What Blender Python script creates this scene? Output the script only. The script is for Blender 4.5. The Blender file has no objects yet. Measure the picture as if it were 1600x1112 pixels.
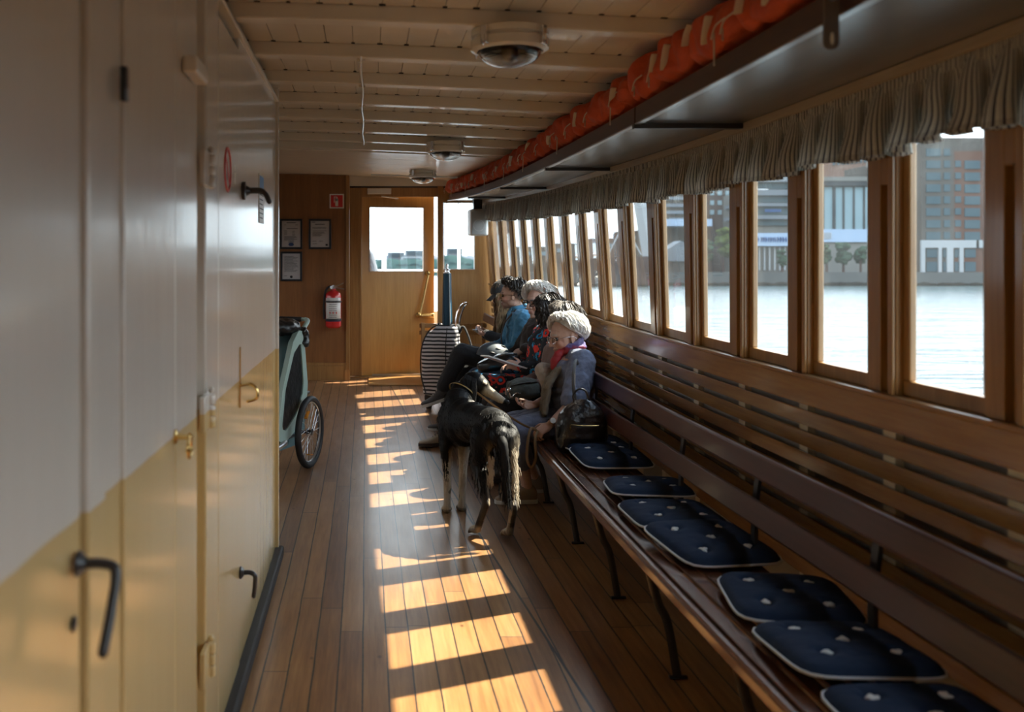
import bpy, bmesh, math, random
from mathutils import Vector, Matrix, noise, Euler
random.seed(7)
SC = bpy.context.scene
COL = SC.collection
PI = math.pi
ZE = 1.49          # eye height above the deck under the camera
F = 1556.0         # focal length in pixels of the 1600 wide frame

# ------------------------------------------------------------------ camera
cd = bpy.data.cameras.new('camera')
cam = bpy.data.objects.new('camera', cd)
COL.objects.link(cam)
cam.location = (0, 0, ZE)
cam.rotation_euler = (PI/2, 0, 0)
cd.lens = 35.0
cd.sensor_width = 36.0
cd.shift_x = (800-572)/1600
cd.shift_y = -(556-424)/1600
cd.clip_start = .05
cd.clip_end = 5000
cd.dof.use_dof = True
cd.dof.focus_distance = 6.6
cd.dof.aperture_fstop = 2.6
SC.camera = cam

# ------------------------------------------------------------------ sky and sun
w = bpy.data.worlds.new('world')
SC.world = w
w.use_nodes = True
nt = w.node_tree
nt.nodes.clear()
wo = nt.nodes.new('ShaderNodeOutputWorld')
bg = nt.nodes.new('ShaderNodeBackground')
tc = nt.nodes.new('ShaderNodeTexCoord')
sx = nt.nodes.new('ShaderNodeSeparateXYZ')
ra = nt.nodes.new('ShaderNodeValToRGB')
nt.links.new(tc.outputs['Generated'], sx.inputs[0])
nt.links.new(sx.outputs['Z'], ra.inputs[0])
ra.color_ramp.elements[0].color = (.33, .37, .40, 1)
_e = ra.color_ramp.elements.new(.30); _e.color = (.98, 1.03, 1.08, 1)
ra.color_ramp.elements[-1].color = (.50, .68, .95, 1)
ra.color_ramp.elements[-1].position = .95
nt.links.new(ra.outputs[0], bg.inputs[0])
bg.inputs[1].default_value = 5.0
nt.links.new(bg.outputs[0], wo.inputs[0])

sl = bpy.data.lights.new('sun', 'SUN')
sun = bpy.data.objects.new('sun', sl)
COL.objects.link(sun)
sl.energy = 16.5
sl.angle = math.radians(.6)
sl.color = (1.0, .86, .68)
sun.rotation_euler = Vector((-1, -.455, -1.22)).to_track_quat('-Z', 'Y').to_euler()
sun.location = (12, 6, 14)

vs = SC.view_settings
SC.display_settings.display_device = 'sRGB'
vs.view_transform = 'Standard'
vs.look = 'None'
vs.exposure = .62
vs.gamma = 1
vs.use_curve_mapping = False
cy = SC.cycles
cy.use_denoising = True
cy.max_bounces = 10
cy.diffuse_bounces = 5
cy.glossy_bounces = 4
cy.transmission_bounces = 6
cy.transparent_max_bounces = 16
cy.caustics_reflective = False
cy.caustics_refractive = False
cy.sample_clamp_indirect = 8

# ------------------------------------------------------------------ ship shape
def rise(y):
    """sheer: the deck climbs towards the bow"""
    return .0027*max(0., y-2.2)**2
def nar(y):
    """the hull narrows towards the bow"""
    return .0072*max(0., y-7)**2
def lean(y):
    t = min(1, max(0, (y-4)/3.))
    return .07*t*t*(3-2*t)
def D(v):            # whole ship: sheer only
    return Vector((v[0], v[1], v[2]+rise(v[1])))
def DS(v):           # starboard side: sheer, narrowing and lean
    return Vector((v[0]-nar(v[1])-lean(v[1])*(v[2]-1.1), v[1], v[2]+rise(v[1])))
def DB(v):           # bench and shelf: sheer and narrowing
    return Vector((v[0]-nar(v[1]), v[1], v[2]+rise(v[1])))
def camber(x):
    return -.0112*((x+1.5)**2-2.25)
def DC(v):           # ceiling: sheer and camber
    return Vector((v[0], v[1], v[2]+rise(v[1])+camber(v[0])))

# ------------------------------------------------------------------ materials
class N:
    def __init__(s, name):
        s.m = bpy.data.materials.new(name)
        s.m.use_nodes = True
        s.t = s.m.node_tree
        s.t.nodes.clear()
        s.out = s.t.nodes.new('ShaderNodeOutputMaterial')
    def n(s, typ, **kw):
        a = s.t.nodes.new(typ)
        for k, v in kw.items():
            if k.startswith('i_'):
                k = k[2:]
                key = int(k) if k.isdigit() else k.replace('_', ' ')
                s.set(a.inputs[key], v)
            else:
                setattr(a, k, v)
        return a
    def set(s, sock, v):
        if hasattr(v, 'links') or isinstance(v, bpy.types.NodeSocket):
            s.t.links.new(v, sock)
        else:
            if isinstance(v, (tuple, list)) and len(v) == 3 and sock.type == 'RGBA':
                v = (*v, 1)
            sock.default_value = v
    def math(s, op, a, b=0., c=None):
        x = s.n('ShaderNodeMath', operation=op)
        s.set(x.inputs[0], a)
        s.set(x.inputs[1], b)
        if c is not None:
            s.set(x.inputs[2], c)
        return x.outputs[0]
    def mix(s, f, a, b):
        x = s.n('ShaderNodeMix', data_type='RGBA')
        s.set(x.inputs[0], f)
        s.set(x.inputs[6], a)
        s.set(x.inputs[7], b)
        return x.outputs[2]
    def coord(s, kind='Object', scale=(1, 1, 1), rot=(0, 0, 0)):
        a = s.n('ShaderNodeTexCoord')
        b = s.n('ShaderNodeMapping')
        s.t.links.new(a.outputs[kind], b.inputs[0])
        b.inputs['Scale'].default_value = scale
        b.inputs['Rotation'].default_value = rot
        return b.outputs[0]
    def noise(s, vec, scale, detail=4, rough=.55, out=0):
        a = s.n('ShaderNodeTexNoise')
        s.t.links.new(vec, a.inputs['Vector'])
        a.inputs['Scale'].default_value = scale
        a.inputs['Detail'].default_value = detail
        a.inputs['Roughness'].default_value = rough
        return a.outputs[out]
    def ramp(s, v, stops):
        a = s.n('ShaderNodeValToRGB')
        s.t.links.new(v, a.inputs[0])
        e = a.color_ramp.elements
        while len(e) < len(stops):
            e.new(.5)
        for q, (p, c) in zip(e, stops):
            q.position = p
            q.color = (*c, 1) if len(c) == 3 else c
        return a.outputs[0]
    def bump(s, h, strength=.3, dist=.01, normal=None):
        a = s.n('ShaderNodeBump')
        s.t.links.new(h, a.inputs['Height'])
        a.inputs['Strength'].default_value = strength
        a.inputs['Distance'].default_value = dist
        if normal is not None:
            s.t.links.new(normal, a.inputs['Normal'])
        return a.outputs[0]
    def bsdf(s, col, rough=.5, metal=0., normal=None, coat=0., coat_rough=.1, spec=.5, **kw):
        a = s.n('ShaderNodeBsdfPrincipled')
        s.set(a.inputs['Base Color'], col)
        s.set(a.inputs['Roughness'], rough)
        s.set(a.inputs['Metallic'], metal)
        s.set(a.inputs['Coat Weight'], coat)
        s.set(a.inputs['Coat Roughness'], coat_rough)
        s.set(a.inputs['Specular IOR Level'], spec)
        for k, v in kw.items():
            s.set(a.inputs[k.replace('_', ' ')], v)
        if normal is not None:
            s.t.links.new(normal, a.inputs['Normal'])
        s.t.links.new(a.outputs[0], s.out.inputs[0])
        return a

def plain(name, col, rough=.5, metal=0., bscale=0, bstr=.2, var=0., coat=0., bd=.004, **kw):
    m = N(name)
    v = m.coord()
    c = (*col, 1)
    if var:
        f = m.noise(v, 9, 5)
        c = m.mix(f, tuple(x*(1-var) for x in col), tuple(min(1, x*(1+var)) for x in col))
    nm = m.bump(m.noise(v, bscale, 4), bstr, bd) if bscale else None
    m.bsdf(c, rough, metal, nm, coat, **kw)
    return m.m

def wood(name, dark, light, rough=.35, axis='y', coat=.5, fine=60, broad=3., seams=None):
    """varnished wood with the grain running along the axis"""
    m = N(name)
    sc = {'x': (.06, 1, 1), 'y': (1, .06, 1), 'z': (1, 1, .06)}[axis]
    v = m.coord('Object', sc)
    g = m.noise(v, fine, 5, .6)
    b = m.noise(v, broad*3, 3)
    f = m.math('ADD', m.math('MULTIPLY', g, .55), m.math('MULTIPLY', b, .45))
    c = m.ramp(f, [(.32, dark), (.68, light)])
    nm = m.bump(g, .12, .002)
    m.bsdf(c, rough, 0, nm, coat, .12)
    return m.m

M = {}
M['honey'] = wood('honey_wood', (.25, .12, .036), (.42, .235, .085), .32, 'z')
M['honey_y'] = wood('honey_wood_lengthwise', (.25, .12, .036), (.42, .235, .085), .32, 'y')
M['door'] = wood('door_veneer', (.46, .23, .055), (.62, .34, .10), .36, 'z', .35)
M['veneer'] = wood('wall_veneer', (.18, .072, .022), (.30, .126, .038), .4, 'z', .3)
M['slat'] = wood('slat_wood', (.25, .125, .045), (.42, .24, .09), .25, 'y')
M['mahog'] = wood('mahogany', (.045, .012, .007), (.095, .026, .013), .34, 'y', .3)
M['mahog_seat'] = wood('mahogany_seat', (.085, .028, .013), (.17, .062, .026), .25, 'y', .7)
M['cream'] = plain('cream_paint', (.72, .665, .575), .42, bscale=14, bstr=.25, var=.06, coat=.3)
M['cream_plank'] = plain('cream_plank_paint', (.70, .63, .53), .36, bscale=22, bstr=.3, var=.1, coat=.4)
M['black_gap'] = plain('gap_dark', (.02, .015, .012), .9)
M['white'] = plain('white_paint', (.72, .72, .70), .4)
M['steel'] = plain('steel', (.55, .55, .55), .3, 1.)
M['chrome'] = plain('chrome', (.8, .8, .82), .12, 1.)
M['brass'] = plain('brass', (.72, .50, .20), .22, 1.)
M['black_metal'] = plain('black_metal', (.018, .018, .022), .35, .0, coat=.3)
M['rubber'] = plain('black_rubber', (.02, .02, .022), .6)
M['black_plastic'] = plain('black_plastic', (.02, .02, .022), .45)
M['grey_wall'] = plain('grey_backing', (.33, .31, .28), .6)
M['cream_rib'] = plain('cream_rib', (.72, .67, .55), .5)

def glass_mat(name, haze=.05, tint=(.93, .97, .98)):
    m = N(name)
    tr = m.n('ShaderNodeBsdfTransparent', i_0=(*tint, 1))
    gl = m.n('ShaderNodeBsdfGlossy')
    gl.inputs['Roughness'].default_value = .02
    lw = m.n('ShaderNodeLayerWeight')
    lw.inputs[0].default_value = .5
    fr = m.n('ShaderNodeMath', operation='MULTIPLY_ADD')
    m.t.links.new(m.math('POWER', lw.outputs['Facing'], 4.5), fr.inputs[0])
    fr.inputs[1].default_value = .8
    fr.inputs[2].default_value = .035
    mx = m.n('ShaderNodeMixShader')
    m.t.links.new(fr.outputs[0], mx.inputs[0])
    m.t.links.new(tr.outputs[0], mx.inputs[1])
    m.t.links.new(gl.outputs[0], mx.inputs[2])
    df = m.n('ShaderNodeBsdfTranslucent', i_0=(.75, .85, .9, 1))
    v = m.coord()
    f = m.math('MULTIPLY', m.noise(v, 7, 5), haze*2)
    m2 = m.n('ShaderNodeMixShader')
    m.t.links.new(f, m2.inputs[0])
    m.t.links.new(mx.outputs[0], m2.inputs[1])
    m.t.links.new(df.outputs[0], m2.inputs[2])
    m.t.links.new(m2.outputs[0], m.out.inputs[0])
    return m.m
M['glass'] = glass_mat('window_glass', .010)
M['clear'] = glass_mat('clear_glass', .0, (.98, .98, .97))

# ------------------------------------------------------------------ mesh builder
WM = {}             # world matrices of the empties
class MB:
    def __init__(s):
        s.v = []; s.f = []; s.uv = None
    def add(s, vs_, fs_):
        o = len(s.v)
        s.v += [Vector(p) for p in vs_]
        s.f += [tuple(i+o for i in f) for f in fs_]
        return s
    def box(s, x0, x1, y0, y1, z0, z1, n=1, nx=1):
        vs_ = []; fs_ = []
        # outer faces only, divided along y (n) and x (nx)
        def vid(i, j, k): return (i*(n+1)+j)*2+k
        for i in range(nx+1):
            for j in range(n+1):
                for z in (z0, z1):
                    vs_.append((x0+(x1-x0)*i/nx, y0+(y1-y0)*j/n, z))
        for i in range(nx):
            for j in range(n):
                fs_.append((vid(i, j, 0), vid(i, j+1, 0), vid(i+1, j+1, 0), vid(i+1, j, 0)))
                fs_.append((vid(i, j, 1), vid(i+1, j, 1), vid(i+1, j+1, 1), vid(i, j+1, 1)))
        for i in range(nx):
            fs_.append((vid(i, 0, 0), vid(i+1, 0, 0), vid(i+1, 0, 1), vid(i, 0, 1)))
            fs_.append((vid(i, n, 0), vid(i, n, 1), vid(i+1, n, 1), vid(i+1, n, 0)))
        for j in range(n):
            fs_.append((vid(0, j, 0), vid(0, j, 1), vid(0, j+1, 1), vid(0, j+1, 0)))
            fs_.append((vid(nx, j, 0), vid(nx, j+1, 0), vid(nx, j+1, 1), vid(nx, j, 1)))
        return s.add(vs_, fs_)
    def obox(s, c, ex, ey, ez):
        """box from centre and three half-extent vectors"""
        c, ex, ey, ez = map(Vector, (c, ex, ey, ez))
        vs_ = [c+ex*a+ey*b+ez*d for a in (-1, 1) for b in (-1, 1) for d in (-1, 1)]
        return s.add(vs_, [(0, 1, 3, 2), (4, 6, 7, 5), (0, 4, 5, 1), (2, 3, 7, 6), (0, 2, 6, 4), (1, 5, 7, 3)])
    def ring_sweep(s, rings, closed=True, cap=True):
        n = len(rings[0])
        vs_ = [p for r in rings for p in r]
        fs_ = []
        for i in range(len(rings)-1):
            for j in range(n if closed else n-1):
                a = i*n+j; b = i*n+(j+1) % n
                fs_.append((a, b, b+n, a+n))
        if cap and closed:
            fs_.append(tuple(range(n-1, -1, -1)))
            fs_.append(tuple((len(rings)-1)*n+j for j in range(n)))
        return s.add(vs_, fs_)
    def tube(s, pts, r, n=8, up=None, flat=1., round_ends=False, phase=0.):
        """sweep a circle (or ellipse: flat = ratio across 'up') along the points"""
        pts = [Vector(p) for p in pts]
        if not isinstance(r, (list, tuple)):
            r = [r]*len(pts)
        r = list(r)
        if round_ends:
            P, R = [], []
            def sc_(v_, k_): return tuple(q*k_ for q in v_) if isinstance(v_, (tuple, list)) else v_*k_
            def mx_(v_): return min(v_) if isinstance(v_, (tuple, list)) else v_
            d0 = (pts[0]-pts[1]).normalized(); d1 = (pts[-1]-pts[-2]).normalized()
            for a in (90, 62, 32):
                a = math.radians(a-.5)
                P.append(pts[0]+d0*mx_(r[0])*math.sin(a)); R.append(sc_(r[0], math.cos(a)))
            P += pts; R += r
            for a in (32, 62, 90):
                a = math.radians(a-.5)
                P.append(pts[-1]+d1*mx_(r[-1])*math.sin(a)); R.append(sc_(r[-1], math.cos(a)))
            pts, r = P, R
        t0 = (pts[1]-pts[0]).normalized()
        u = Vector(up) if up is not None else (Vector((0, 0, 1)) if abs(t0.z) < .9 else Vector((1, 0, 0)))
        rings = []
        for i, p in enumerate(pts):
            a = pts[max(0, i-1)]; b = pts[min(len(pts)-1, i+1)]
            t = (b-a).normalized()
            if up is not None: u = Vector(up)
            u = (u-t*u.dot(t))
            if u.length < 1e-6: u = t.orthogonal()
            u.normalize()
            w_ = t.cross(u)
            rr = r[i] if isinstance(r[i], (tuple, list)) else (r[i], r[i]*flat)
            rings.append([p+w_*math.cos(phase+2*PI*k/n)*rr[0]+u*math.sin(phase+2*PI*k/n)*rr[1] for k in range(n)])
        return s.ring_sweep(rings)
    def lathe(s, prof, org=(0, 0, 0), ax=(0, 0, 1), n=24, a0=0, a1=2*PI):
        ax = Vector(ax).normalized(); u = ax.orthogonal().normalized(); w_ = ax.cross(u)
        org = Vector(org)
        rings = []
        for r, z in prof:
            rings.append([org+ax*z+(u*math.cos(2*PI*k/n)+w_*math.sin(2*PI*k/n))*max(r, 1e-5) for k in range(n)])
        return s.ring_sweep(rings)
    def ell(s, c, r, rot=None, nu=14, nv=10, e=1.):
        c = Vector(c)
        rings = []
        for i in range(nv+1):
            th = PI*(i+.001)/(nv+.002)
            rg = []
            for j in range(nu):
                ph = 2*PI*j/nu
                p = Vector((math.sin(th)*math.cos(ph), math.sin(th)*math.sin(ph), math.cos(th)))
                if e != 1.:
                    p = Vector([math.copysign(abs(q)**e, q) for q in p])
                p = Vector((p.x*r[0], p.y*r[1], p.z*r[2]))
                if rot is not None: p = rot @ p
                rg.append(c+p)
            rings.append(rg)
        rings.reverse()
        return s.ring_sweep(rings)
    def prism(s, poly, a, b, mp):
        """poly (u, v) extruded from a to b; mp(u, v, w) gives the point"""
        n = len(poly)
        vs_ = [mp(u, v, a) for u, v in poly]+[mp(u, v, b) for u, v in poly]
        fs_ = [tuple(range(n-1, -1, -1)), tuple(range(n, 2*n))]
        fs_ += [(i, (i+1) % n, (i+1) % n+n, i+n) for i in range(n)]
        return s.add(vs_, fs_)
    def grid(s, fn, nu, nv, uvf=None):
        o = len(s.v)
        s.v += [Vector(fn(i/nu, j/nv)) for i in range(nu+1) for j in range(nv+1)]
        for i in range(nu):
            for j in range(nv):
                a = o+i*(nv+1)+j
                s.f.append((a, a+1, a+nv+2, a+nv+1))
        if uvf:
            s.uv = s.uv or {}
            for i in range(nu+1):
                for j in range(nv+1):
                    s.uv[o+i*(nv+1)+j] = uvf(i/nu, j/nv)
        return s
    def warp(s, fn, start=0):
        for i in range(start, len(s.v)):
            s.v[i] = Vector(fn(s.v[i]))
        return s
    def build(s, name, mat=None, parent=None, deform=None, smooth=True, bevel=0., voxel=0., sm=0, subd=0, solid=0., local=False, auto=40, disp=None):
        me = bpy.data.meshes.new(name)
        vv = [deform(p) for p in s.v] if deform else s.v
        if parent is not None and parent in WM and not local:
            inv = WM[parent].inverted()
            vv = [inv @ p for p in vv]
        me.from_pydata([tuple(p) for p in vv], [], s.f)
        bm = bmesh.new(); bm.from_mesh(me)
        if s.uv:
            L = bm.loops.layers.uv.new('UVMap')
            bm.verts.ensure_lookup_table()
            for f in bm.faces:
                for l in f.loops:
                    if l.vert.index in s.uv: l[L].uv = s.uv[l.vert.index]
        else:
            bmesh.ops.recalc_face_normals(bm, faces=bm.faces)
        bm.to_mesh(me); bm.free()
        me.update()
        o = bpy.data.objects.new(name, me)
        COL.objects.link(o)
        if mat is not None:
            for m in (mat if isinstance(mat, (list, tuple)) else [mat]):
                me.materials.append(m)
        if parent is not None:
            o.parent = parent
            WM[o] = WM.get(parent, Matrix())
        if smooth:
            for p in me.polygons: p.use_smooth = True
        if bevel:
            b = o.modifiers.new('bevel', 'BEVEL'); b.width = bevel; b.segments = 2; b.limit_method = 'ANGLE'; b.angle_limit = math.radians(40)
            b.harden_normals = False
        if solid:
            b = o.modifiers.new('solid', 'SOLIDIFY'); b.thickness = solid; b.offset = 0
        if voxel:
            b = o.modifiers.new('remesh', 'REMESH'); b.mode = 'VOXEL'; b.voxel_size = voxel; b.use_smooth_shade = True
        if sm:
            b = o.modifiers.new('smooth', 'SMOOTH'); b.factor = .6; b.iterations = sm
        if disp:
            tx = bpy.data.textures.new(name+'_folds', 'CLOUDS'); tx.noise_scale = disp[0]; tx.noise_depth = 2
            b = o.modifiers.new('folds', 'DISPLACE'); b.texture = tx; b.strength = disp[1]; b.mid_level = .5
            b.texture_coords = 'LOCAL'
        if subd:
            b = o.modifiers.new('subd', 'SUBSURF'); b.levels = subd; b.render_levels = subd
        if smooth and not voxel and not subd and auto:
            try:
                me.set_sharp_from_angle(angle=math.radians(auto))
            except Exception:
                pass
        return o

def tag(o, label=None, cat=None, group=None, kind=None):
    if label: o['label'] = label
    if cat: o['category'] = cat
    if group: o['group'] = group
    if kind: o['kind'] = kind
    return o
def empty(name, loc, rz=0., label=None, cat=None, group=None, kind=None, rot=None):
    o = bpy.data.objects.new(name, None)
    COL.objects.link(o)
    o.location = loc
    o.rotation_euler = rot if rot is not None else (0, 0, rz)
    o.empty_display_size = .1
    WM[o] = Matrix.Translation(Vector(loc)) @ o.rotation_euler.to_matrix().to_4x4()
    return tag(o, label, cat, group, kind)
def copy_tree(o, parent=None):
    kids = [c for c in COL.objects if c.parent == o]
    c = o.copy(); COL.objects.link(c)
    if parent is not None: c.parent = parent
    for k in kids: copy_tree(k, c)
    return c
def spline(pts, n=8):
    """Catmull-Rom through the points"""
    P = [Vector(p) for p in pts]
    P = [P[0]*2-P[1]]+P+[P[-1]*2-P[-2]]
    out = []
    for i in range(1, len(P)-2):
        for k in range(n):
            t = k/n
            a, b, c, d = P[i-1], P[i], P[i+1], P[i+2]
            out.append(.5*((2*b)+(c-a)*t+(2*a-5*b+4*c-d)*t*t+(3*b-a-3*c+d)*t**3))
    out.append(P[-2])
    return out
def px(x, y, Y):
    """world point seen at pixel (x, y) at depth Y"""
    return Vector(((x-572)*Y/F, Y, ZE-(y-424)*Y/F))
# ================================================================== floor
def floor_mat():
    m = N('pine_deck')
    tcn = m.n('ShaderNodeTexCoord')
    sp = m.n('ShaderNodeSeparateXYZ')
    m.t.links.new(tcn.outputs['Object'], sp.inputs[0])
    X, Y = sp.outputs[0], sp.outputs[1]
    P = .0925
    line = m.math('ADD', .667+4.97*.064, m.math('MULTIPLY', Y, -.064))      # margin seam
    right = m.math('GREATER_THAN', X, line)
    u1 = m.math('DIVIDE', m.math('ADD', X, .012), P)
    u2 = m.math('DIVIDE', m.math('ADD', m.math('SUBTRACT', X, line), m.math('MULTIPLY', Y, -.05)), P)
    u = m.math('ADD', m.math('MULTIPLY', u1, m.math('SUBTRACT', 1., right)), m.math('MULTIPLY', u2, right))
    wob = m.noise(m.coord('Object', (6, 1.2, 1)), 1.6, 2)
    u = m.math('ADD', u, m.math('MULTIPLY', m.math('SUBTRACT', wob, .5), .10))
    idx = m.math('FLOOR', u)
    fr = m.math('FRACT', u)
    ed = m.math('ABSOLUTE', m.math('SUBTRACT', fr, .5))
    seam = m.math('GREATER_THAN', m.math('ADD', ed, m.math('MULTIPLY', m.math('SUBTRACT', m.noise(m.coord('Object', (1, 1, 1)), 38, 3), .5), .030)), .468)
    # butt joints
    wn = m.n('ShaderNodeTexWhiteNoise', noise_dimensions='1D')
    m.t.links.new(idx, wn.inputs['W'])
    v = m.math('DIVIDE', m.math('ADD', Y, m.math('MULTIPLY', wn.outputs[0], 3.1)), 2.3)
    fv = m.math('FRACT', v)
    butt = m.math('LESS_THAN', fv, .0028)
    mg = m.math('LESS_THAN', m.math('ABSOLUTE', m.math('SUBTRACT', X, line)), .0055)
    dark = m.math('MAXIMUM', seam, m.math('MAXIMUM', m.math('MULTIPLY', butt, .8), mg))
    wn2 = m.n('ShaderNodeTexWhiteNoise', noise_dimensions='2D')
    cb = m.n('ShaderNodeCombineXYZ')
    m.t.links.new(idx, cb.inputs[0]); m.t.links.new(m.math('FLOOR', v), cb.inputs[1])
    m.t.links.new(cb.outputs[0], wn2.inputs['Vector'])
    g = m.noise(m.coord('Object', (1, .05, 1)), 55, 5, .6)
    b = m.noise(m.coord('Object', (1, .5, 1)), 2.2, 4)
    f = m.math('ADD', m.math('MULTIPLY', g, .50), m.math('ADD', m.math('MULTIPLY', b, .40), m.math('MULTIPLY', m.math('SUBTRACT', wn2.outputs[0], .4), .26)))
    c = m.ramp(f, [(.28, (.135, .055, .020)), (.48, (.29, .135, .046)), (.62, (.40, .205, .075)), (.80, (.52, .29, .12))])
    # boards turn greyer further along: sky sheen put into the colour
    sky_sheen = m.ramp(m.math('ADD', m.math('MULTIPLY', Y, .12), m.math('MULTIPLY', m.noise(m.coord(), 1.5, 3), .5)), [(.62, (0, 0, 0)), (1.05, (1, 1, 1))])
    c = m.mix(m.math('MULTIPLY', sky_sheen, .42), c, (.20, .125, .082))
    # knots and scuffs
    kn = m.n('ShaderNodeTexVoronoi'); m.t.links.new(m.coord('Object', (1, .6, 1)), kn.inputs['Vector']); kn.inputs['Scale'].default_value = 6.5
    knot = m.ramp(kn.outputs['Distance'], [(.03, (1, 1, 1)), (.075, (0, 0, 0))])
    c = m.mix(m.math('MULTIPLY', knot, .75), c, (.075, .028, .014))
    sc_ = m.ramp(m.noise(m.coord('Object', (3, 1, 1)), 9, 6, .7), [(.60, (0, 0, 0)), (.72, (1, 1, 1))])
    c = m.mix(m.math('MULTIPLY', sc_, .28), c, (.13, .07, .045))
    c = m.mix(dark, c, (.022, .019, .018))
    h = m.math('SUBTRACT', m.math('MULTIPLY', g, .25), dark)
    nm = m.bump(h, .5, .002)
    ro = m.math('ADD', .26, m.math('MULTIPLY', m.noise(m.coord('Object', (2, .4, 1)), 5, 4), .25))
    m.bsdf(c, ro, 0, nm, .25, .2)
    return m.m
M['deck'] = floor_mat()
fl = MB().box(-3.9, 1.75, -3.2, 12.2, -.06, 0, 60).build('floor', M['deck'], None, D, False)
tag(fl, 'varnished pine plank deck with dark caulked seams', 'floor', kind='structure')

# ================================================================== ceiling
ce = tag(empty('ceiling', (0, 0, ZE+.92)), 'cream painted plank ceiling with cross beams', 'ceiling', kind='structure')
cp = MB()
x = -3.85
k = 0
while x < 1.72:
    cp.box(x+.0012, x+.1073, -3.2, 11.95, ZE+.92, ZE+.94, 50)
    x += .1085
cp.build('planking', M['cream_plank'], ce, DC, False)
MB().box(-3.9, 1.75, -3.2, 12.2, ZE+.945, ZE+.985, 50, 20).build('planking_back', M['cream_plank'], ce, DC, False)
BEAMY = [3.455+.615*k for k in range(-10, 14)]
for yb in BEAMY:
    if yb > 8.1: continue
    wd = .085
    MB().box(-3.85, 1.70, yb, yb+wd, ZE+.865, ZE+.922, 1, 24).build('beam', M['cream'], ce, DC, False, bevel=.006)
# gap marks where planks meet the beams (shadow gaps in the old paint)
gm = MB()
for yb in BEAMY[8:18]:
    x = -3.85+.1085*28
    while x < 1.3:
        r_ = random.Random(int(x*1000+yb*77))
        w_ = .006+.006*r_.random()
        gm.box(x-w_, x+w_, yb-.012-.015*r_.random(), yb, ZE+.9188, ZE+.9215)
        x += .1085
for q in range(6):
    MB().box(-3.85, 1.65, 8.06+.62*q, 8.06+.62*q+.612, ZE+.872, ZE+.921, 2, 24).build('flush_panel', M['cream'], ce, DC, False, bevel=.003)
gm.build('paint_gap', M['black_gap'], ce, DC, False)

# ================================================================== port engine casing (wall_left)
def casing_mat(bump=.12):
    m = N('casing_gloss_paint')
    v = m.coord()
    sp = m.n('ShaderNodeSeparateXYZ')
    m.t.links.new(v, sp.inputs[0])
    zz = m.math('SUBTRACT', sp.outputs[2], m.math('MULTIPLY', m.noise(v, 6, 2), .01))
    up = m.math('GREATER_THAN', zz, ZE-.402)
    nz = m.noise(m.coord('Object', (1, 1, .25)), 3, 4)
    cw = m.mix(nz, (.60, .565, .51), (.68, .645, .59))
    cyl = m.mix(nz, (.54, .39, .17), (.62, .46, .22))
    c = m.mix(up, cyl, cw)
    h = m.math('ADD', m.noise(m.coord('Object', (1, 1, .12)), 16, 3), m.math('MULTIPLY', m.noise(v, 60, 3), .25))
    nm = m.bump(h, bump*2.2, .006)
    m.bsdf(c, .26, 0, nm, .45, .11)
    return m.m
M['casing'] = casing_mat()
XW = -.46
wl = tag(empty('wall_left', (XW, 0, 0)), 'glossy engine casing wall, white above and yellow below', 'wall', kind='structure')
top = ZE+.90
cs = MB()
cs.box(XW-.9, XW-.035, -3.2, 5.12, -.05, top, 40)                        # core
cs.box(XW-.04, XW+.004, 1.64, 1.745, 0, top, 1)                         # near door post
cs.box(XW-.04, XW-.008, 1.745, 1.90, 0, top, 1)
cs.box(XW-.04, XW-.004, 2.42, 2.735, 0, top, 3)                         # panel beside the recess
cs.box(XW-.04, XW, 2.86, 3.10, 0, top, 2)
cs.box(XW-.04, XW-.004, 3.638, 5.12, 0, top, 8)                          # end panel
cs.box(XW-.04, XW-.004, -3.2, .6, 0, top, 8)
cs.build('casing_panel', M['casing'], wl, D, False, bevel=.006)
MB().box(XW-.06, XW+.012, 5.10, 5.135, -.0, top+.02, 1).build('corner_post', M['casing'], wl, D, False, bevel=.006)
MB().box(XW-.06, XW+.012, -3.2, 5.13, ZE+.846, ZE+.862, 40).build('cove_moulding', M['cream'], wl, D, False, bevel=.005)
kb = MB().box(XW-.01, XW+.036, 2.9, 5.14, 0, .055, 8).build('kick_rail', M['rubber'], wl, D, False, bevel=.01)
wl_box = MB().box(XW-.002, XW+.036, 2.50, 2.68, ZE+.50, ZE+.545).build('closer_box', M['cream'], wl, D, False, bevel=.008)

def lever(name, y, z, ln, dn, r, mat, parent, plate=.03, tilt=0.):
    b = MB()
    x0 = XW+.001
    b.lathe([(0, 0), (plate, 0), (plate, .006), (plate*.6, .014), (r*1.2, .016)], (x0, y, z), (1, 0, 0), 20)
    b.tube(spline([(x0+.008, y, z), (x0+ln*.7, y, z), (x0+ln, y, z-.012), (x0+ln, y+tilt*.4, z-dn*.5), (x0+ln-.004, y+tilt, z-dn)], 6), r, 10, round_ends=True)
    return b.build(name, mat, parent, D)
def hinge(y, z, parent, h=.055):
    b = MB()
    b.box(XW-.004, XW+.012, y-.10, y-.005, z-h, z+h*.8)
    b.box(XW-.004, XW+.012, y+.005, y+.06, z-h, z+h*.8)
    for q in range(3):
        z0 = z-h+q*(1.8*h/3)
        b.lathe([(0, 0), (.012, 0), (.013, .004), (.013, 1.8*h/3-.008), (.011, 1.8*h/3-.003), (0, 1.8*h/3-.003)], (XW+.014, y, z0), (0, 0, 1), 12)
    b.lathe([(0, 0), (.009, .004), (.009, .014), (0, .02)], (XW+.014, y, z+h*.8), (0, 0, 1), 10)
    return b.build('hinge', M['casing'], parent, D, bevel=.003)

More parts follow.
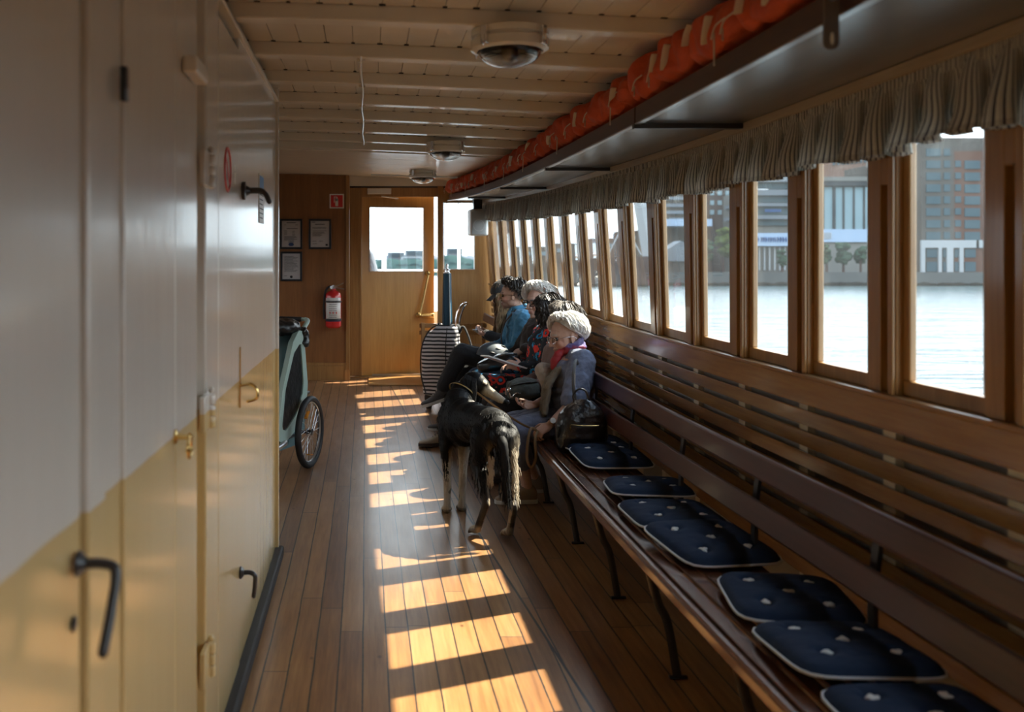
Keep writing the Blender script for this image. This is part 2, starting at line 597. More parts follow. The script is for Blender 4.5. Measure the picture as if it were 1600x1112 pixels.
def casing_door(n, y0, y1, x, label):
    d = tag(empty('door_%d' % n, (XW, y0, 0)), label, 'door', kind='structure')
    MB().box(XW-.036, x, y0, y1, .03, ZE+.80, 1).build('panel', M['casing'], d, D, False, bevel=.005)
    return d
d1 = casing_door(1, .62, 1.625, XW-.006, 'near casing door with a large black curved handle')
lever('handle', 1.578, ZE-.463, .062, .118, .0085, M['black_metal'], d1, .02, -.06)
MB().lathe([(0, 0), (.012, 0), (.013, .003), (.005, .005), (0, .002)], (XW-.004, 1.578, ZE-.558), (1, 0, 0), 16).build('keyhole', M['black_metal'], d1, D)
d2 = casing_door(2, 1.905, 2.41, XW-.002, 'second casing door with a brass ring latch')
MB().box(XW-.002, XW+.012, 1.865, 1.885, ZE+.32, ZE+.385).build('hinge', M['black_metal'], wl, D, bevel=.003)
b = MB()
b.lathe([(0, 0), (.018, 0), (.018, .004), (.007, .008), (.007, .03), (.010, .034), (.006, .042), (0, .044)], (XW-.001, 2.40, ZE-.398), (1, 0, 0), 20)
ring = [(XW+.034, 2.40+.022*math.cos(a), ZE-.425+.024*math.sin(a)) for a in [2*PI*i/16 for i in range(17)]]
b.tube(ring, .0042, 8)
b.build('ring_latch', M['brass'], d2, D)
d3 = casing_door(3, 3.11, 3.63, XW-.001, 'far casing door with black lever near its foot and brass hook')
hinge(2.865, ZE+.295, d3)
hinge(2.865, ZE-.395, d3)
hinge(2.865, ZE-1.11, d3)
lever('lever_handle', 3.62, ZE-1.10, .055, .085, .0085, M['black_metal'], d3, .022)
b = MB()
b.box(XW, XW+.004, 3.612, 3.628, ZE-.50, ZE-.28)
b.tube(spline([(XW, 3.62, ZE-.42), (XW+.04, 3.62, ZE-.415), (XW+.062, 3.62, ZE-.435), (XW+.062, 3.62, ZE-.465), (XW+.03, 3.62, ZE-.478)], 6), .0055, 8, round_ends=True)
b.lathe([(0, 0), (.013, 0), (.013, .004), (0, .006)], (XW, 3.62, ZE-.42), (1, 0, 0), 16)
b.build('hook_handle', M['brass'], d3, D)
b = MB()
b.lathe([(0, 0), (.034, 0), (.034, .012), (.02, .016), (.012, .03)], (XW-.002, 3.72, ZE+.295), (1, 0, 0), 20)
b.tube(spline([(XW+.02, 3.72, ZE+.295), (XW+.062, 3.72, ZE+.295), (XW+.085, 3.72, ZE+.282), (XW+.098, 3.72, ZE+.255)], 6), [.012]*10+[.010]*9, 10, round_ends=True)
b.build('upper_lever', M['black_metal'], wl, D)

# round signs and the label on the casing
def disc_sign(y, z, r, mat1, mat2, kind):
    s_ = empty('prohibition_sign' if kind == 0 else 'mandatory_sign', (XW, y, z+rise(y)))
    MB().lathe([(0, .0), (r, 0), (r, .0015), (0, .0015)], (XW-.0035, y, z), (1, 0, 0), 40).build('plate', mat1, s_, D)
    b = MB()
    if kind == 0:
        ro = [(XW-.003, y+r*.9*math.cos(a), z+r*.9*math.sin(a)) for a in [2*PI*i/40 for i in range(41)]]
        b.tube(ro, [(.0012, r*.09)]*41, 6, up=(1, 0, 0)) if False else b.tube(ro, r*.09, 6)
        b.tube([(XW-.002, y-r*.6, z+r*.6), (XW-.002, y+r*.6, z-r*.6)], r*.05, 6)
        b.build('red_ring', mat2, s_, D)
        b = MB(); b.box(XW-.003, XW-.0008, y-r*.2, y+r*.12, z-r*.45, z+r*.35)
        b.build('pictogram', M['black_plastic'], s_, D)
    else:
        b.ell((XW-.0015, y, z+r*.35), (.0012, r*.2, r*.2)); b.box(XW-.002, XW-.0008, y-r*.28, y+r*.28, z-r*.5, z+r*.12)
        b.build('pictogram', M['white'], s_, D)
    return s_
M['red'] = plain('sign_red', (.55, .035, .03), .4)
M['blue'] = plain('sign_blue', (.03, .2, .55), .4)
tag(disc_sign(3.31, ZE+.335, .078, M['white'], M['red'], 0), 'round red and white prohibition sign on the white casing', 'sign')
tag(disc_sign(3.50, ZE+.335, .066, M['blue'], M['white'], 1), 'round blue mandatory sign on the white casing', 'sign')
s_ = empty('casing_notice', (XW, 4.4, ZE+.3), label='small blue headed notice stuck to the far end of the casing', cat='sign')
MB().box(XW-.003, XW-.001, 4.30, 4.49, ZE+.20, ZE+.415).build('sheet', M['white'], s_, D, False)
MB().box(XW-.001, XW, 4.31, 4.48, ZE+.34, ZE+.405).build('header', M['blue'], s_, D, False)
b = MB()
for q in range(6): b.box(XW-.001, XW-.0003, 4.315, 4.475-.02*(q % 3), ZE+.32-.02*q, ZE+.325-.02*q)
b.build('text_line', M['black_plastic'], s_, D, False)

# ================================================================== starboard side (wall_right) and its windows
WX = 1.60
wr = tag(empty('wall_right', (WX, 0, 0)), 'starboard side with varnished slats under a long row of windows', 'wall', kind='structure')
ZS = ZE-.392       # sill
ZT = ZE+.60
Y0, Y1 = -3.2, 11.62
pl = MB()
pl.box(WX+.035, WX+.06, Y0, Y1, -.06, ZS, 60)
pl.build('hull_lining', M['grey_wall'], wr, DS, False)
rb = MB()
i = -9
while 2.96+.6*i < Y1:
    yc = 2.96+.6*i+.10
    if yc > Y0: rb.box(WX+.008, WX+.04, yc-.035, yc+.035, 0, ZS, 1)
    i += 1
rb.build('rib', M['cream_rib'], wr, DS, False)
b = MB()
b.box(WX-.012, WX+.012, Y0, Y1, ZE-.488, ZE-.392, 60)
b.build('sill_plank', M['slat'], wr, DS, False, bevel=.004)
b = MB()
for z0 in (ZE-.565, ZE-.642, ZE-.719, ZE-.796, ZE-.873, ZE-.95, ZE-1.03, ZE-1.11):
    b.box(WX-.006, WX+.010, Y0, Y1, z0, z0+.056, 60)
b.build('slat_panel', M['slat'], wr, DS, False, bevel=.003)
MB().box(WX-.022, WX+.05, Y0, Y1, ZE-.392, ZE-.376, 60).build('sill', M['honey_y'], wr, DS, False, bevel=.004)
MB().box(WX+.0, WX+.075, Y0, Y1, ZE+.43, ZE+.96, 60).build('header_board', M['honey_y'], wr, DS, False)
MB().box(WX-.012, WX+.0, Y0, Y1, ZE+.54, ZE+.60, 60).build('header_trim', M['honey_y'], wr, DS, False, bevel=.003)
n_w = 0
for i in range(-9, 15):
    yf = 2.96+.6*i; yn = yf-.35
    if yn < Y0+.1: continue
    # mullion beyond the pane (far side), wide post with a recessed strap track
    ya, yb_ = yf+.038, yf+.6-.388
    b = MB()
    if i == 14: yb_ = Y1-.0
    zt = ZE+.44
    b.box(WX-.004, WX+.040, ya, ya+.052, ZE-.376, zt, 1)
    b.box(WX-.004, WX+.040, ya+.092, yb_, ZE-.376, zt, 1)
    b.box(WX+.018, WX+.040, ya+.052, ya+.092, ZE-.376, zt, 1)
    b.box(WX-.004, WX+.02, ya+.052, ya+.092, ZE+.265, zt, 1)
    b.box(WX-.014, WX-.004, ya+.004, ya+.028, ZE-.376, zt, 1)
    b.build('mullion', M['honey'], wr, DS, False, bevel=.003)
    n_w += 1
    wi = tag(empty('window_%d' % n_w, DS(Vector((WX, yf, ZS)))), None, None, kind='structure')
    fb = MB()
    fb.box(WX+.016, WX+.038, yn-.038, yf+.038, ZE-.376, ZE-.328)
    fb.box(WX+.016, WX+.038, yn-.038, yn, ZE-.328, zt)
    fb.box(WX+.016, WX+.038, yf, yf+.038, ZE-.328, zt)
    fb.build('frame', M['honey'], wi, DS, False, bevel=.004)
    gb = MB(); gb.box(WX+.030, WX+.033, yn-.01, yf+.01, ZE-.34, zt)
    gb.build('pane', M['glass'], wi, DS, False)

# ================================================================== end wall, door, fixed window
def seen(x, y, Y): return px(x, y, Y)
YE = 11.5
S = F/YE
we = tag(empty('wall_end', (0, YE, 0)), 'brown veneered end wall with notices', 'wall', kind='structure')
def XE(x, Y=YE): return (x-572)*Y/F
def ZZ(y, Y=YE): return ZE-(y-424)*Y/F
b = MB()
b.box(-3.85, XE(543), YE, YE+.04, .1, ZZ(270))
b.build('veneer_panel', M['veneer'], we, None, False)
b = MB()
b.box(-3.85, XE(541), YE-.012, YE, ZZ(571), ZZ(566.5))
b.box(-3.85, XE(541), YE-.018, YE, ZZ(596), ZZ(571))
b.build('skirting', M['honey'], we, None, False, bevel=.003)
b = MB(); b.box(XE(540.5), XE(546), YE-.03, YE+.28, ZZ(592), ZZ(274))
b.box(XE(538), XE(547), YE-.035, YE+.02, ZZ(596), ZZ(577))
b.build('corner_board', M['honey'], we, None, False, bevel=.004)
YD = 11.72
b = MB()
b.box(XE(542, YD), XE(562, YD), YD-.02, YD+.06, ZZ(587, YD), ZZ(285, YD))
b.box(XE(560, YD), XE(565.5, YD), YD-.02, YD-.002, ZZ(592, YD), ZZ(290, YD))
b.box(XE(562, YD), XE(683.5, YD), YD-.019, YD+.06, ZZ(307.5, YD), ZZ(291, YD))
b.box(XE(683.5, YD), XE(692.5, YD), YD-.04, YD+.06, ZZ(592, YD), ZZ(291, YD))
b.box(XE(542, YD), XE(700, YD), YD-.06, YD+.06, ZZ(596, YD), ZZ(587.5, YD))
b.build('door_frame', M['honey'], we, None, False, bevel=.005)
MB().box(XE(554, YD), XE(686, YD), YD+.03, YD+.09, ZZ(588, YD), ZZ(584.5, YD)).build('door_sill_plate', M['steel'], we, None, False)
# panel right of the door around the fixed window
b = MB()
wx0, wx1, wz0, wz1 = XE(693.5, YD), XE(742, YD), ZZ(421, YD), ZZ(316, YD)
b.box(XE(692, YD), XE(800, YD), YD, YD+.04, .1, wz0)
b.box(wx1, XE(800, YD), YD, YD+.04, wz0, wz1)
b.box(XE(686, YD), XE(800, YD), YD, YD+.04, wz1, ZZ(262, YD))
b.build('right_panel', M['honey'], we, None, False)
MB().box(-3.85, XE(800, YD), YD-.03, YD+.05, ZZ(291, YD), ZZ(255, YD)).build('header', M['cream'], we, None, False)
b = MB(); b.box(-1.2, XE(740, YD), YD-.02, YD-.008, ZZ(293.5, YD), ZZ(290.5, YD))
b.build('header_cable', M['black_metal'], we, None, False)
wf = tag(empty('window_%d' % (n_w+1), (wx0, YD, wz0)), None, None, kind='structure')
b = MB()
for (a, c, e, g) in ((wx0-.0, wx0+.008, wz0, wz1), (wx1-.008, wx1, wz0, wz1), (wx0, wx1, wz0, wz0+.008), (wx0, wx1, wz1-.008, wz1)):
    b.box(a, c, YD-.006, YD+.042, e, g)
b.build('frame', M['white'], wf, None, False)
MB().box(wx0+.004, wx1-.004, YD+.02, YD+.024, wz0+.004, wz1-.004).build('pane', M['glass'], wf, None, False)

# the door, ajar (opens outwards, hinged on its left edge)
dh = Vector((XE(562.5, YD), YD+.002, ZZ(587, YD)))
dd = tag(empty('door_4', dh, math.radians(11)), 'varnished wooden end door standing ajar with a big window and brass bar', 'door', kind='structure')
dw, dht = .90, ZZ(306, YD)-ZZ(587, YD)
def dbox(m_, x0, x1, z0, z1, y0=0., y1=.04):
    m_.add([(a, c, e) for a in (x0, x1) for c in (y0, y1) for e in (z0, z1)], [(0, 1, 3, 2), (4, 6, 7, 5), (0, 4, 5, 1), (2, 3, 7, 6), (0, 2, 6, 4), (1, 5, 7, 3)])
k = YD/F
gx0, gx1, gz0, gz1 = 15.5*k, 15.5*k+86.5*k, 163.5*k, 263.5*k
b = MB()
dbox(b, 0, dw, 0, gz0); dbox(b, 0, dw, gz1, dht); dbox(b, 0, gx0, gz0, gz1); dbox(b, gx1, dw, gz0, gz1)
b.build('leaf', M['door'], dd, None, False, local=True)
b = MB()
t_ = .01
dbox(b, gx0-t_, gx0, gz0-t_, gz1+t_, -.006, .0); dbox(b, gx1, gx1+t_, gz0-t_, gz1+t_, -.006, .0)
dbox(b, gx0, gx1, gz0-t_, gz0, -.006, .0); dbox(b, gx0, gx1, gz1, gz1+t_, -.006, .0)
b.build('glazing_bead', M['honey'], dd, None, False, local=True)
b = MB(); dbox(b, gx0, gx1, gz0, gz1, .018, .022)
b.build('pane', M['glass'], dd, None, False, local=True)
b = MB()
hz1, hz0 = (587-427)*k, (587-493)*k
xa, xb = 107*k, 94*k
for (xx, zz) in ((xa+.01, hz1), (xb, hz0)):
    b.lathe([(0, 0), (.03, 0), (.03, .006), (.014, .012), (.012, .05), (.02, .055), (.02, .08), (0, .085)], (xx, 0, zz), (0, -1, 0), 20)
b.tube([(xa+.01, -.065, hz1), (xb, -.065, hz0)], .011, 10)
b.tube([(xb, -.05, hz0), (xb+.15, -.05, hz0-.004)], .012, 10)
b.build('grab_bar', M['brass'], dd, None, local=True)
b = MB(); dbox(b, xb+.04, dw-.005, hz0-.028, hz0+.022, -.03, 0)
b.build('lock_case', M['brass'], dd, None, local=True, bevel=.006)
b = MB()
for z_ in (.25, 1.05, 1.85):
    b.lathe([(0, 0), (.009, 0), (.009, .1), (0, .1)], (-.006, -.008, z_), (0, 0, 1), 10)
b.build('hinge', M['steel'], dd, None, local=True)
b = MB(); b.box(XE(574, YD), XE(611, YD), YD-.085, YD-.02, ZZ(303.5, YD), ZZ(295, YD))
b.build('door_closer', M['white'], we, None, False, bevel=.006)
b = MB(); b.tube([(XE(596, YD), YD-.05, ZZ(307, YD)), (XE(622, YD), YD-.02, ZZ(310, YD))], .008, 8)
b.tube([(XE(622, YD), YD-.02, ZZ(310, YD)), (XE(618, YD), YD+.1, ZZ(311, YD))], .008, 8)
b.build('closer_arm', M['steel'], we, None)
# loose threshold ramp board
b = MB()
zf = rise(11.3)
b.add([(-.0+XE(576), 11.10, rise(11.10)+.002), (XE(668), 11.10, rise(11.10)+.002), (XE(668), YE+.12, zf+.012), (XE(576), YE+.12, zf+.012),
       (XE(576), 11.10, rise(11.10)+.014), (XE(668), 11.10, rise(11.10)+.014), (XE(668), YE+.12, zf+.036), (XE(576), YE+.12, zf+.036)],
      [(0, 3, 2, 1), (4, 5, 6, 7), (0, 1, 5, 4), (1, 2, 6, 5), (2, 3, 7, 6), (3, 0, 4, 7)])
tag(b.build('threshold_ramp', M['honey'], None, None, False), 'low sloping wooden ramp board at the foot of the end door', 'ramp')

# ================================================================== port side and stern, closing the saloon
wp = tag(empty('wall_port', (-3.85, 0, 0)), 'port side beyond the casing with its own windows', 'wall', kind='structure')
b = MB()
b.box(-3.9, -3.82, -3.2, 12.2, -.06, ZE-.33, 30)
b.box(-3.9, -3.82, -3.2, 12.2, ZE+.44, ZE+.99, 30)
for q in range(13):
    b.box(-3.9, -3.82, -3.2+1.2*q, -2.6+1.2*q, ZE-.33, ZE+.44)
b.build('port_panel', M['honey'], wp, D, False)
wb = tag(empty('wall_back', (0, -3.2, 0)), 'aft bulkhead behind the viewer', 'wall', kind='structure')
MB().box(-3.9, 1.75, -3.26, -3.2, -.06, ZE+1.0).build('bulkhead', M['veneer'], wb, None, False)
# ================================================================== overhead shelf
SX = 1.09          # front edge of the shelf
SZ = ZE+.590       # underside
sh = empty('overhead_shelf', DB(Vector((SX, 2.0, SZ))), label='long dark varnished overhead shelf above the windows', cat='shelf')
def shelf_mat():
    m = N('shelf_dark_varnish')
    v = m.coord('Object', (1, .1, 1))
    g = m.noise(v, 14, 4)
    c = m.ramp(g, [(.3, (.075, .060, .052)), (.7, (.12, .10, .09))])
    h = m.noise(m.coord('Object', (1.5, .35, 1)), 10, 4)
    a = m.bsdf(c, .35, 0, m.bump(h, .12, .003), 1., .22)
    a.inputs['Coat IOR'].default_value = 2.7
    return m.m
M['shelf'] = shelf_mat()
M['shelf_edge'] = wood('shelf_edge', (.035, .013, .010), (.07, .026, .018), .45, 'y', .15)
b = MB()
b.box(SX+.01, WX+.02, -3.1, 11.6, SZ, SZ+.012, 60)
b.build('board', M['shelf'], sh, DB, False)
b = MB(); b.box(SX-.012, SX+.012, -3.1, 3.985, SZ-.004, SZ+.062, 26)
b.box(SX-.012, SX+.012, 4.0, 11.35, SZ-.004, SZ+.062, 30)
b.build('fascia', M['shelf_edge'], sh, DB, False, bevel=.003)
MB().box(SX-.010, SX+.014, -3.1, 11.5, SZ-.008, SZ-.004, 60).build('edge_trim', M['steel'], sh, DB, False)
for yb in (-.05, 1.98, 4.0, 5.98, 7.95, 9.9):
    b = MB(); b.box(SX-.012, WX+.02, yb, yb+.035, SZ-.024, SZ-.003)
    b.box(SX-.012, WX+.02, yb, yb+.005, SZ-.045, SZ-.003) if False else None
    b.build('bracket', M['black_metal'], sh, DB, False, bevel=.002)

# hanging strap near the viewer
hs = empty('hanging_strap', DB(Vector((SX-.01, 2.27, SZ+.03))), label='grey leather strap loop hanging from the shelf edge close to the viewer', cat='strap')
b = MB()
M['leather_grey'] = plain('grey_leather', (.12, .10, .085), .6, bscale=80)
sxc = SX-.034
out_ = [(sxc-.016, SZ+.11), (sxc-.018, SZ-.06)]+[(sxc-.018*math.cos(a), SZ-.07-.018*math.sin(a)) for a in [PI*i/8 for i in range(9)]]+[(sxc+.018, SZ-.06), (sxc+.014, SZ+.11)]
b.prism(out_, 2.256, 2.266, lambda u, v, w_: Vector((u, w_, v)))
b.build('strap', M['leather_grey'], hs, DB, False, bevel=.002)
b = MB(); b.ell((sxc, 2.2555, SZ-.062), (.0045, .001, .014)); b.build('slot', M['piping'] if 'piping' in M else M['cream_rib'], hs, DB)
MB().lathe([(0, 0), (.008, 0), (.008, .006), (0, .007)], (SX-.034, 2.2565, SZ+.03), (0, -1, 0), 12).build('stud', M['steel'], hs, DB)

# ================================================================== life jackets on the shelf
def jacket_mat():
    m = N('life_jacket_orange')
    v = m.coord()
    n_ = m.noise(v, 5, 5)
    c = m.ramp(n_, [(.3, (.42, .05, .012)), (.6, (.62, .085, .018)), (.8, (.70, .13, .035))])
    d = m.ramp(m.noise(v, 14, 4), [(.55, (0, 0, 0)), (.75, (1, 1, 1))])
    c = m.mix(m.math('MULTIPLY', d, .3), c, (.25, .05, .03))
    h = m.math('ADD', m.noise(m.coord('Object', (1.6, .7, 1)), 9, 5), m.math('MULTIPLY', m.noise(v, 30, 3), .3))
    m.bsdf(c, .62, 0, m.bump(h, .55, .03), 0)
    return m.m
M['jacket'] = jacket_mat()
M['tape'] = plain('white_tape', (.62, .56, .46), .8, bscale=60)
JP = []
y = .15
while y < 11.2:
    ln = .50 if y < 3 else .40
    JP.append((y, min(ln, 11.45-y)))
    y += ln*.80+.05
_phr = ['nearest the viewer, at the near end of the shelf']
anchors = []
for q, (y, ln) in enumerate(JP):
    r_ = random.Random(q*13+5)
    yc = y+ln/2
    base = DB(Vector((SX+.065, yc, SZ+.062)))
    ht = .185 if q < 9 else .165
    j = empty('life_jacket', base, math.atan2(nar(yc+.2)-nar(yc-.2), .4))
    anchors.append((yc, j))
    b = MB()
    # rolled bundle: a lumpy roll lying along the shelf
    nseg = 22
    rings = []
    for i in range(nseg+1):
        t = i/nseg
        s_ = (math.sin(PI*min(1, max(0.0, t*1.0)))**.30) if 0 < t < 1 else .02
        waist = 1-.16*math.exp(-((t-.33)/.05)**2)-.16*math.exp(-((t-.68)/.05)**2)
        rg = []
        for kk in range(26):
            a = 2*PI*kk/26
            nn = noise.noise(Vector((math.cos(a)*1.2+q*3.7, math.sin(a)*1.2, t*4)))*.26+noise.noise(Vector((math.cos(a)*2.5+q, math.sin(a)*2.5+9, t*10)))*.15
            rad = s_*waist*(1+nn)
            ca, sa = math.cos(a), math.sin(a)
            ex = math.copysign(abs(ca)**.75, ca); ez = math.copysign(abs(sa)**.75, sa)
            rg.append(Vector((.125*rad*ex, (t-.5)*ln*1.04, ht/2+.005+(ht/2)*min(1.04, rad)*ez)))
        rings.append(rg)
    b.ring_sweep(rings)
    b.build('cover', M['jacket'], j, None, local=True, subd=1, auto=0)
    b = MB()
    for t in ((.33, .68) if q in (4, 5, 6, 7) else (.33,) if q % 2 else ()):
        yy = (t-.5)*ln*1.04
        a0 = 2.75+.5*r_.random(); a1 = a0+.35+.3*r_.random()
        pts = [(.119*math.copysign(abs(math.cos(a))**.75, math.cos(a)), yy+.10*(a-a0), ht/2+.005+(ht/2-.002)*math.copysign(abs(math.sin(a))**.75, math.sin(a))) for a in [a0+(a1-a0)*i/8 for i in range(9)]]
        b.tube(pts, [(.013, .003)]*9, 6, up=(0, 1, 0) if False else None)
        b.build('binding_tape', M['tape'], j, None, local=True); b = MB()
    b = MB()
    for e in range(1):
        x0 = -.112; y0_ = (r_.random()-.5)*ln*.8
        b.tube(spline([(x0+.01, y0_, .09), (x0-.012, y0_+.02, .07), (x0-.018, y0_+.035, .035), (x0-.006, y0_+.05, .055), (x0-.012, y0_+.03, .015+(-.06 if (q % 3 == 0 and q > 4) else 0))], 5), .0026, 6)
    b.build('tie_cord', M['tape'], j, None, local=True)
n_j = len(JP)
ordn = ['nearest', 'second', 'third', 'fourth', 'fifth', 'sixth', 'seventh', 'eighth', 'ninth', 'tenth', 'eleventh', 'twelfth', 'thirteenth', 'fourteenth', 'fifteenth', 'sixteenth', 'seventeenth', 'eighteenth', 'nineteenth', 'twentieth', 'twenty-first', 'twenty-second', 'twenty-third', 'twenty-fourth', 'twenty-fifth', 'twenty-sixth', 'twenty-seventh', 'twenty-eighth', 'twenty-ninth', 'thirtieth']
vis = [j for (yc, j) in anchors if yc > 2.1]
for q, (yc, j) in enumerate(anchors):
    if yc <= 2.1:
        tag(j, 'rolled orange life jacket on the shelf overhead, out of the picture', 'life jacket', 'rolled life jackets on the overhead shelf')
    else:
        k = vis.index(j)
        if k == 0: ph = 'big rolled orange life jacket on the shelf beside the hanging strap, nearest of the row'
        elif k == len(vis)-1: ph = 'rolled orange life jacket at the far end of the shelf, against the end wall'
        else: ph = 'rolled orange life jacket, %s from the near end of the shelf row' % ordn[k]
        tag(j, ph, 'life jacket', 'rolled life jackets on the overhead shelf')
for (yc, j) in anchors:
    if yc <= 2.1:
        for c in [c for c in COL.objects if c.parent == j]: bpy.data.objects.remove(c)
        bpy.data.objects.remove(j)

# ================================================================== striped valance
def stripe_mat():
    m = N('ticking_stripe')
    uv = m.n('ShaderNodeUVMap'); uv.uv_map = 'UVMap'
    sp = m.n('ShaderNodeSeparateXYZ'); m.t.links.new(uv.outputs[0], sp.inputs[0])
    f = m.math('FRACT', m.math('DIVIDE', sp.outputs[0], .0185))
    s1 = m.math('LESS_THAN', f, .30)
    s2 = m.math('MULTIPLY', m.math('GREATER_THAN', f, .46), m.math('LESS_THAN', f, .54))
    s = m.math('MAXIMUM', s1, m.math('MULTIPLY', s2, .7))
    c = m.mix(s, (.60, .56, .47), (.045, .040, .055))
    hem = m.math('MULTIPLY', m.math('LESS_THAN', sp.outputs[1], .075), .25)
    c = m.mix(hem, c, (.10, .06, .05))
    wv = m.noise(m.coord(), 300, 2)
    a = m.bsdf(c, .85, 0, m.bump(wv, .15, .001), 0)
    tl = m.n('ShaderNodeBsdfTranslucent'); m.t.links.new(c, tl.inputs[0])
    mx = m.n('ShaderNodeMixShader'); mx.inputs[0].default_value = .18
    m.t.links.new(a.outputs[0], mx.inputs[1]); m.t.links.new(tl.outputs[0], mx.inputs[2])
    m.t.links.new(mx.outputs[0], m.out.inputs[0])
    return m.m
M['stripe'] = stripe_mat()
va = empty('valance_curtain', DS(Vector((WX, 2.0, ZE+.56))), label='long gathered valance of striped ticking hung above the whole window row', cat='curtain')
VY0, VY1 = -.6, 11.5
PIT = .150
npl = int((VY1-VY0)/PIT)
GA = 2.1
def vfold(t, h):
    """t pleat number, h 0 at the bottom .. 1 at the top"""
    q = math.floor(t)
    ph = t+.16*noise.noise(Vector((t*.6, 3.1, 0)))
    A = (1-h)**.8
    wob = noise.noise(Vector((t*.9, h*1.5, 7)))
    ax = (.004+.040*A)*(1+.5*wob)
    ay = (.002+.034*A)
    a = 2*PI*ph
    x = -ax*math.cos(a)+.004*wob
    yy = PIT*t+ay*math.sin(2*a)+.014*A*math.sin(a+1.2*wob)+.02*(h-.5)*0
    # fine gathers at the head
    if h > .75: x += .0035*math.sin(2*PI*t*5)*(h-.75)*4
    return x, yy
def vpoint(u, v):
    t = u*npl
    x, yy = vfold(t, v)
    zb = ZE+.352+.010*math.sin(2*PI*t/5.1)+.010*noise.noise(Vector((t*1.3, 0, 0)))
    z = zb+(ZE+.555-zb)*v
    return (WX-.052+x, VY0+yy, z)
b = MB()
b.grid(vpoint, npl*16, 9, lambda u, v: (u*npl*PIT*GA, v))
b.build('pleated_cloth', M['stripe'], va, DS, auto=0)
b = MB()
b.grid(lambda u, v: (WX-.058-.004*math.cos(2*PI*u*npl*5)-.002*math.sin(u*npl*31), VY0+u*(VY1-VY0), ZE+.530+.030*v), npl*18, 2, lambda u, v: (u*npl*PIT*GA, .5))
b.build('heading_band', M['stripe'], va, DS, auto=0)
M['pale_wood'] = wood('pale_batten', (.30, .22, .13), (.42, .32, .20), .5, 'y', .1)
MB().box(WX-.085, WX-.070, VY0, VY1, ZE+.556, ZE+.588, 50).build('rail', M['pale_wood'], va, DS, False)

# ================================================================== the slatted bench along the windows
bn = empty('slatted_bench', (1.1, .2, 0), label='long dark mahogany slatted bench with iron legs under the windows', cat='bench')
BY0, BY1 = -1.0, 11.0
ZB = .425
def seatrail(x0, x1, z0, z1, mat, name, bev=.006):
    b = MB(); b.box(x0, x1, BY0, BY1, z0, z1, 50)
    return b.build(name, mat, bn, DB, False, bevel=bev)
seatrail(1.015, 1.050, ZB-.045, ZB+.004, M['mahog_seat'], 'front_rail', .012)
for x0, x1 in ((1.062, 1.115), (1.127, 1.180), (1.192, 1.245), (1.257, 1.310), (1.322, 1.375), (1.387, 1.43)):
    seatrail(x0, x1, ZB-.022, ZB-.002, M['mahog_seat'], 'seat_slat', .004)
def leanbox(x, z0, h, th, ln):
    b = MB(); b.box(0, th, BY0, BY1, 0, h, 50)
    c = math.cos(ln); s_ = math.sin(ln)
    b.warp(lambda v: (x+v[0]*c+v[2]*s_, v[1], z0+v[2]*c-v[0]*s_))
    return b
leanbox(1.378, ZB+.155, .088, .022, .18).build('lower_back_board', M['mahog'], bn, DB, False, bevel=.006)
leanbox(1.398, ZB+.315, .088, .030, .18).build('upper_back_board', M['mahog'], bn, DB, False, bevel=.010)
LEGY = [.19+.86*k for k in range(-1, 13)]
for yl in LEGY:
    b = MB()
    b.tube(spline([(1.035, yl, ZB-.04), (1.066, yl, ZB-.15), (1.10, yl, .2), (1.135, yl, .008)], 5), [(.016, .008)]*16, 8, up=(0, 1, 0))
    b.tube([(1.105, yl, .007), (1.17, yl, .007)], (.012), 8, up=(0, 0, 1), flat=.5)
    b.build('leg', M['black_metal'], bn, DB)
    b = MB(); yl = yl+.05; b.box(1.03, 1.44, yl-.015, yl+.015, ZB-.052, ZB-.026)
    b.tube(spline([(1.44, yl, .01), (1.435, yl, .25), (1.436, yl, ZB-.03), (1.438, yl+.0, ZB+.18), (1.462, yl, ZB+.38)], 5), [(.009, .026)]*21, 4, up=(0, 1, 0), phase=.785)
    b.build('support_bracket', M['black_metal'], bn, DB)
# end bench against the end wall
eb = empty('end_bench', (.9, 11.1, rise(11.1)), label='short honey coloured slatted bench against the end wall', cat='bench')
b = MB()
b.box(.63, 1.42, 11.05, 11.12, .42, .445); b.box(.63, 1.42, 11.14, 11.21, .42, .445); b.box(.63, 1.42, 11.23, 11.30, .42, .445)
b.build('seat', M['honey_y'], eb, D, False, bevel=.004)
b = MB()
b.box(.62, 1.40, 11.55, 11.57, .52, .57); b.box(.62, 1.40, 11.55, 11.57, .60, .65)
b.build('backrest', M['honey_y'], eb, D, False, bevel=.004)
for xx in (.66, 1.36):
    b = MB(); b.box(xx-.02, xx+.02, 11.07, 11.56, 0, .418)
    b.build('leg', M['honey'], eb, D, False, bevel=.004)
for xx in (.64, 1.34):
    b = MB(); b.box(xx, xx+.04, 11.50, 11.56, .40, .66); b.build('back_post', M['honey'], eb, D, False, bevel=.004)

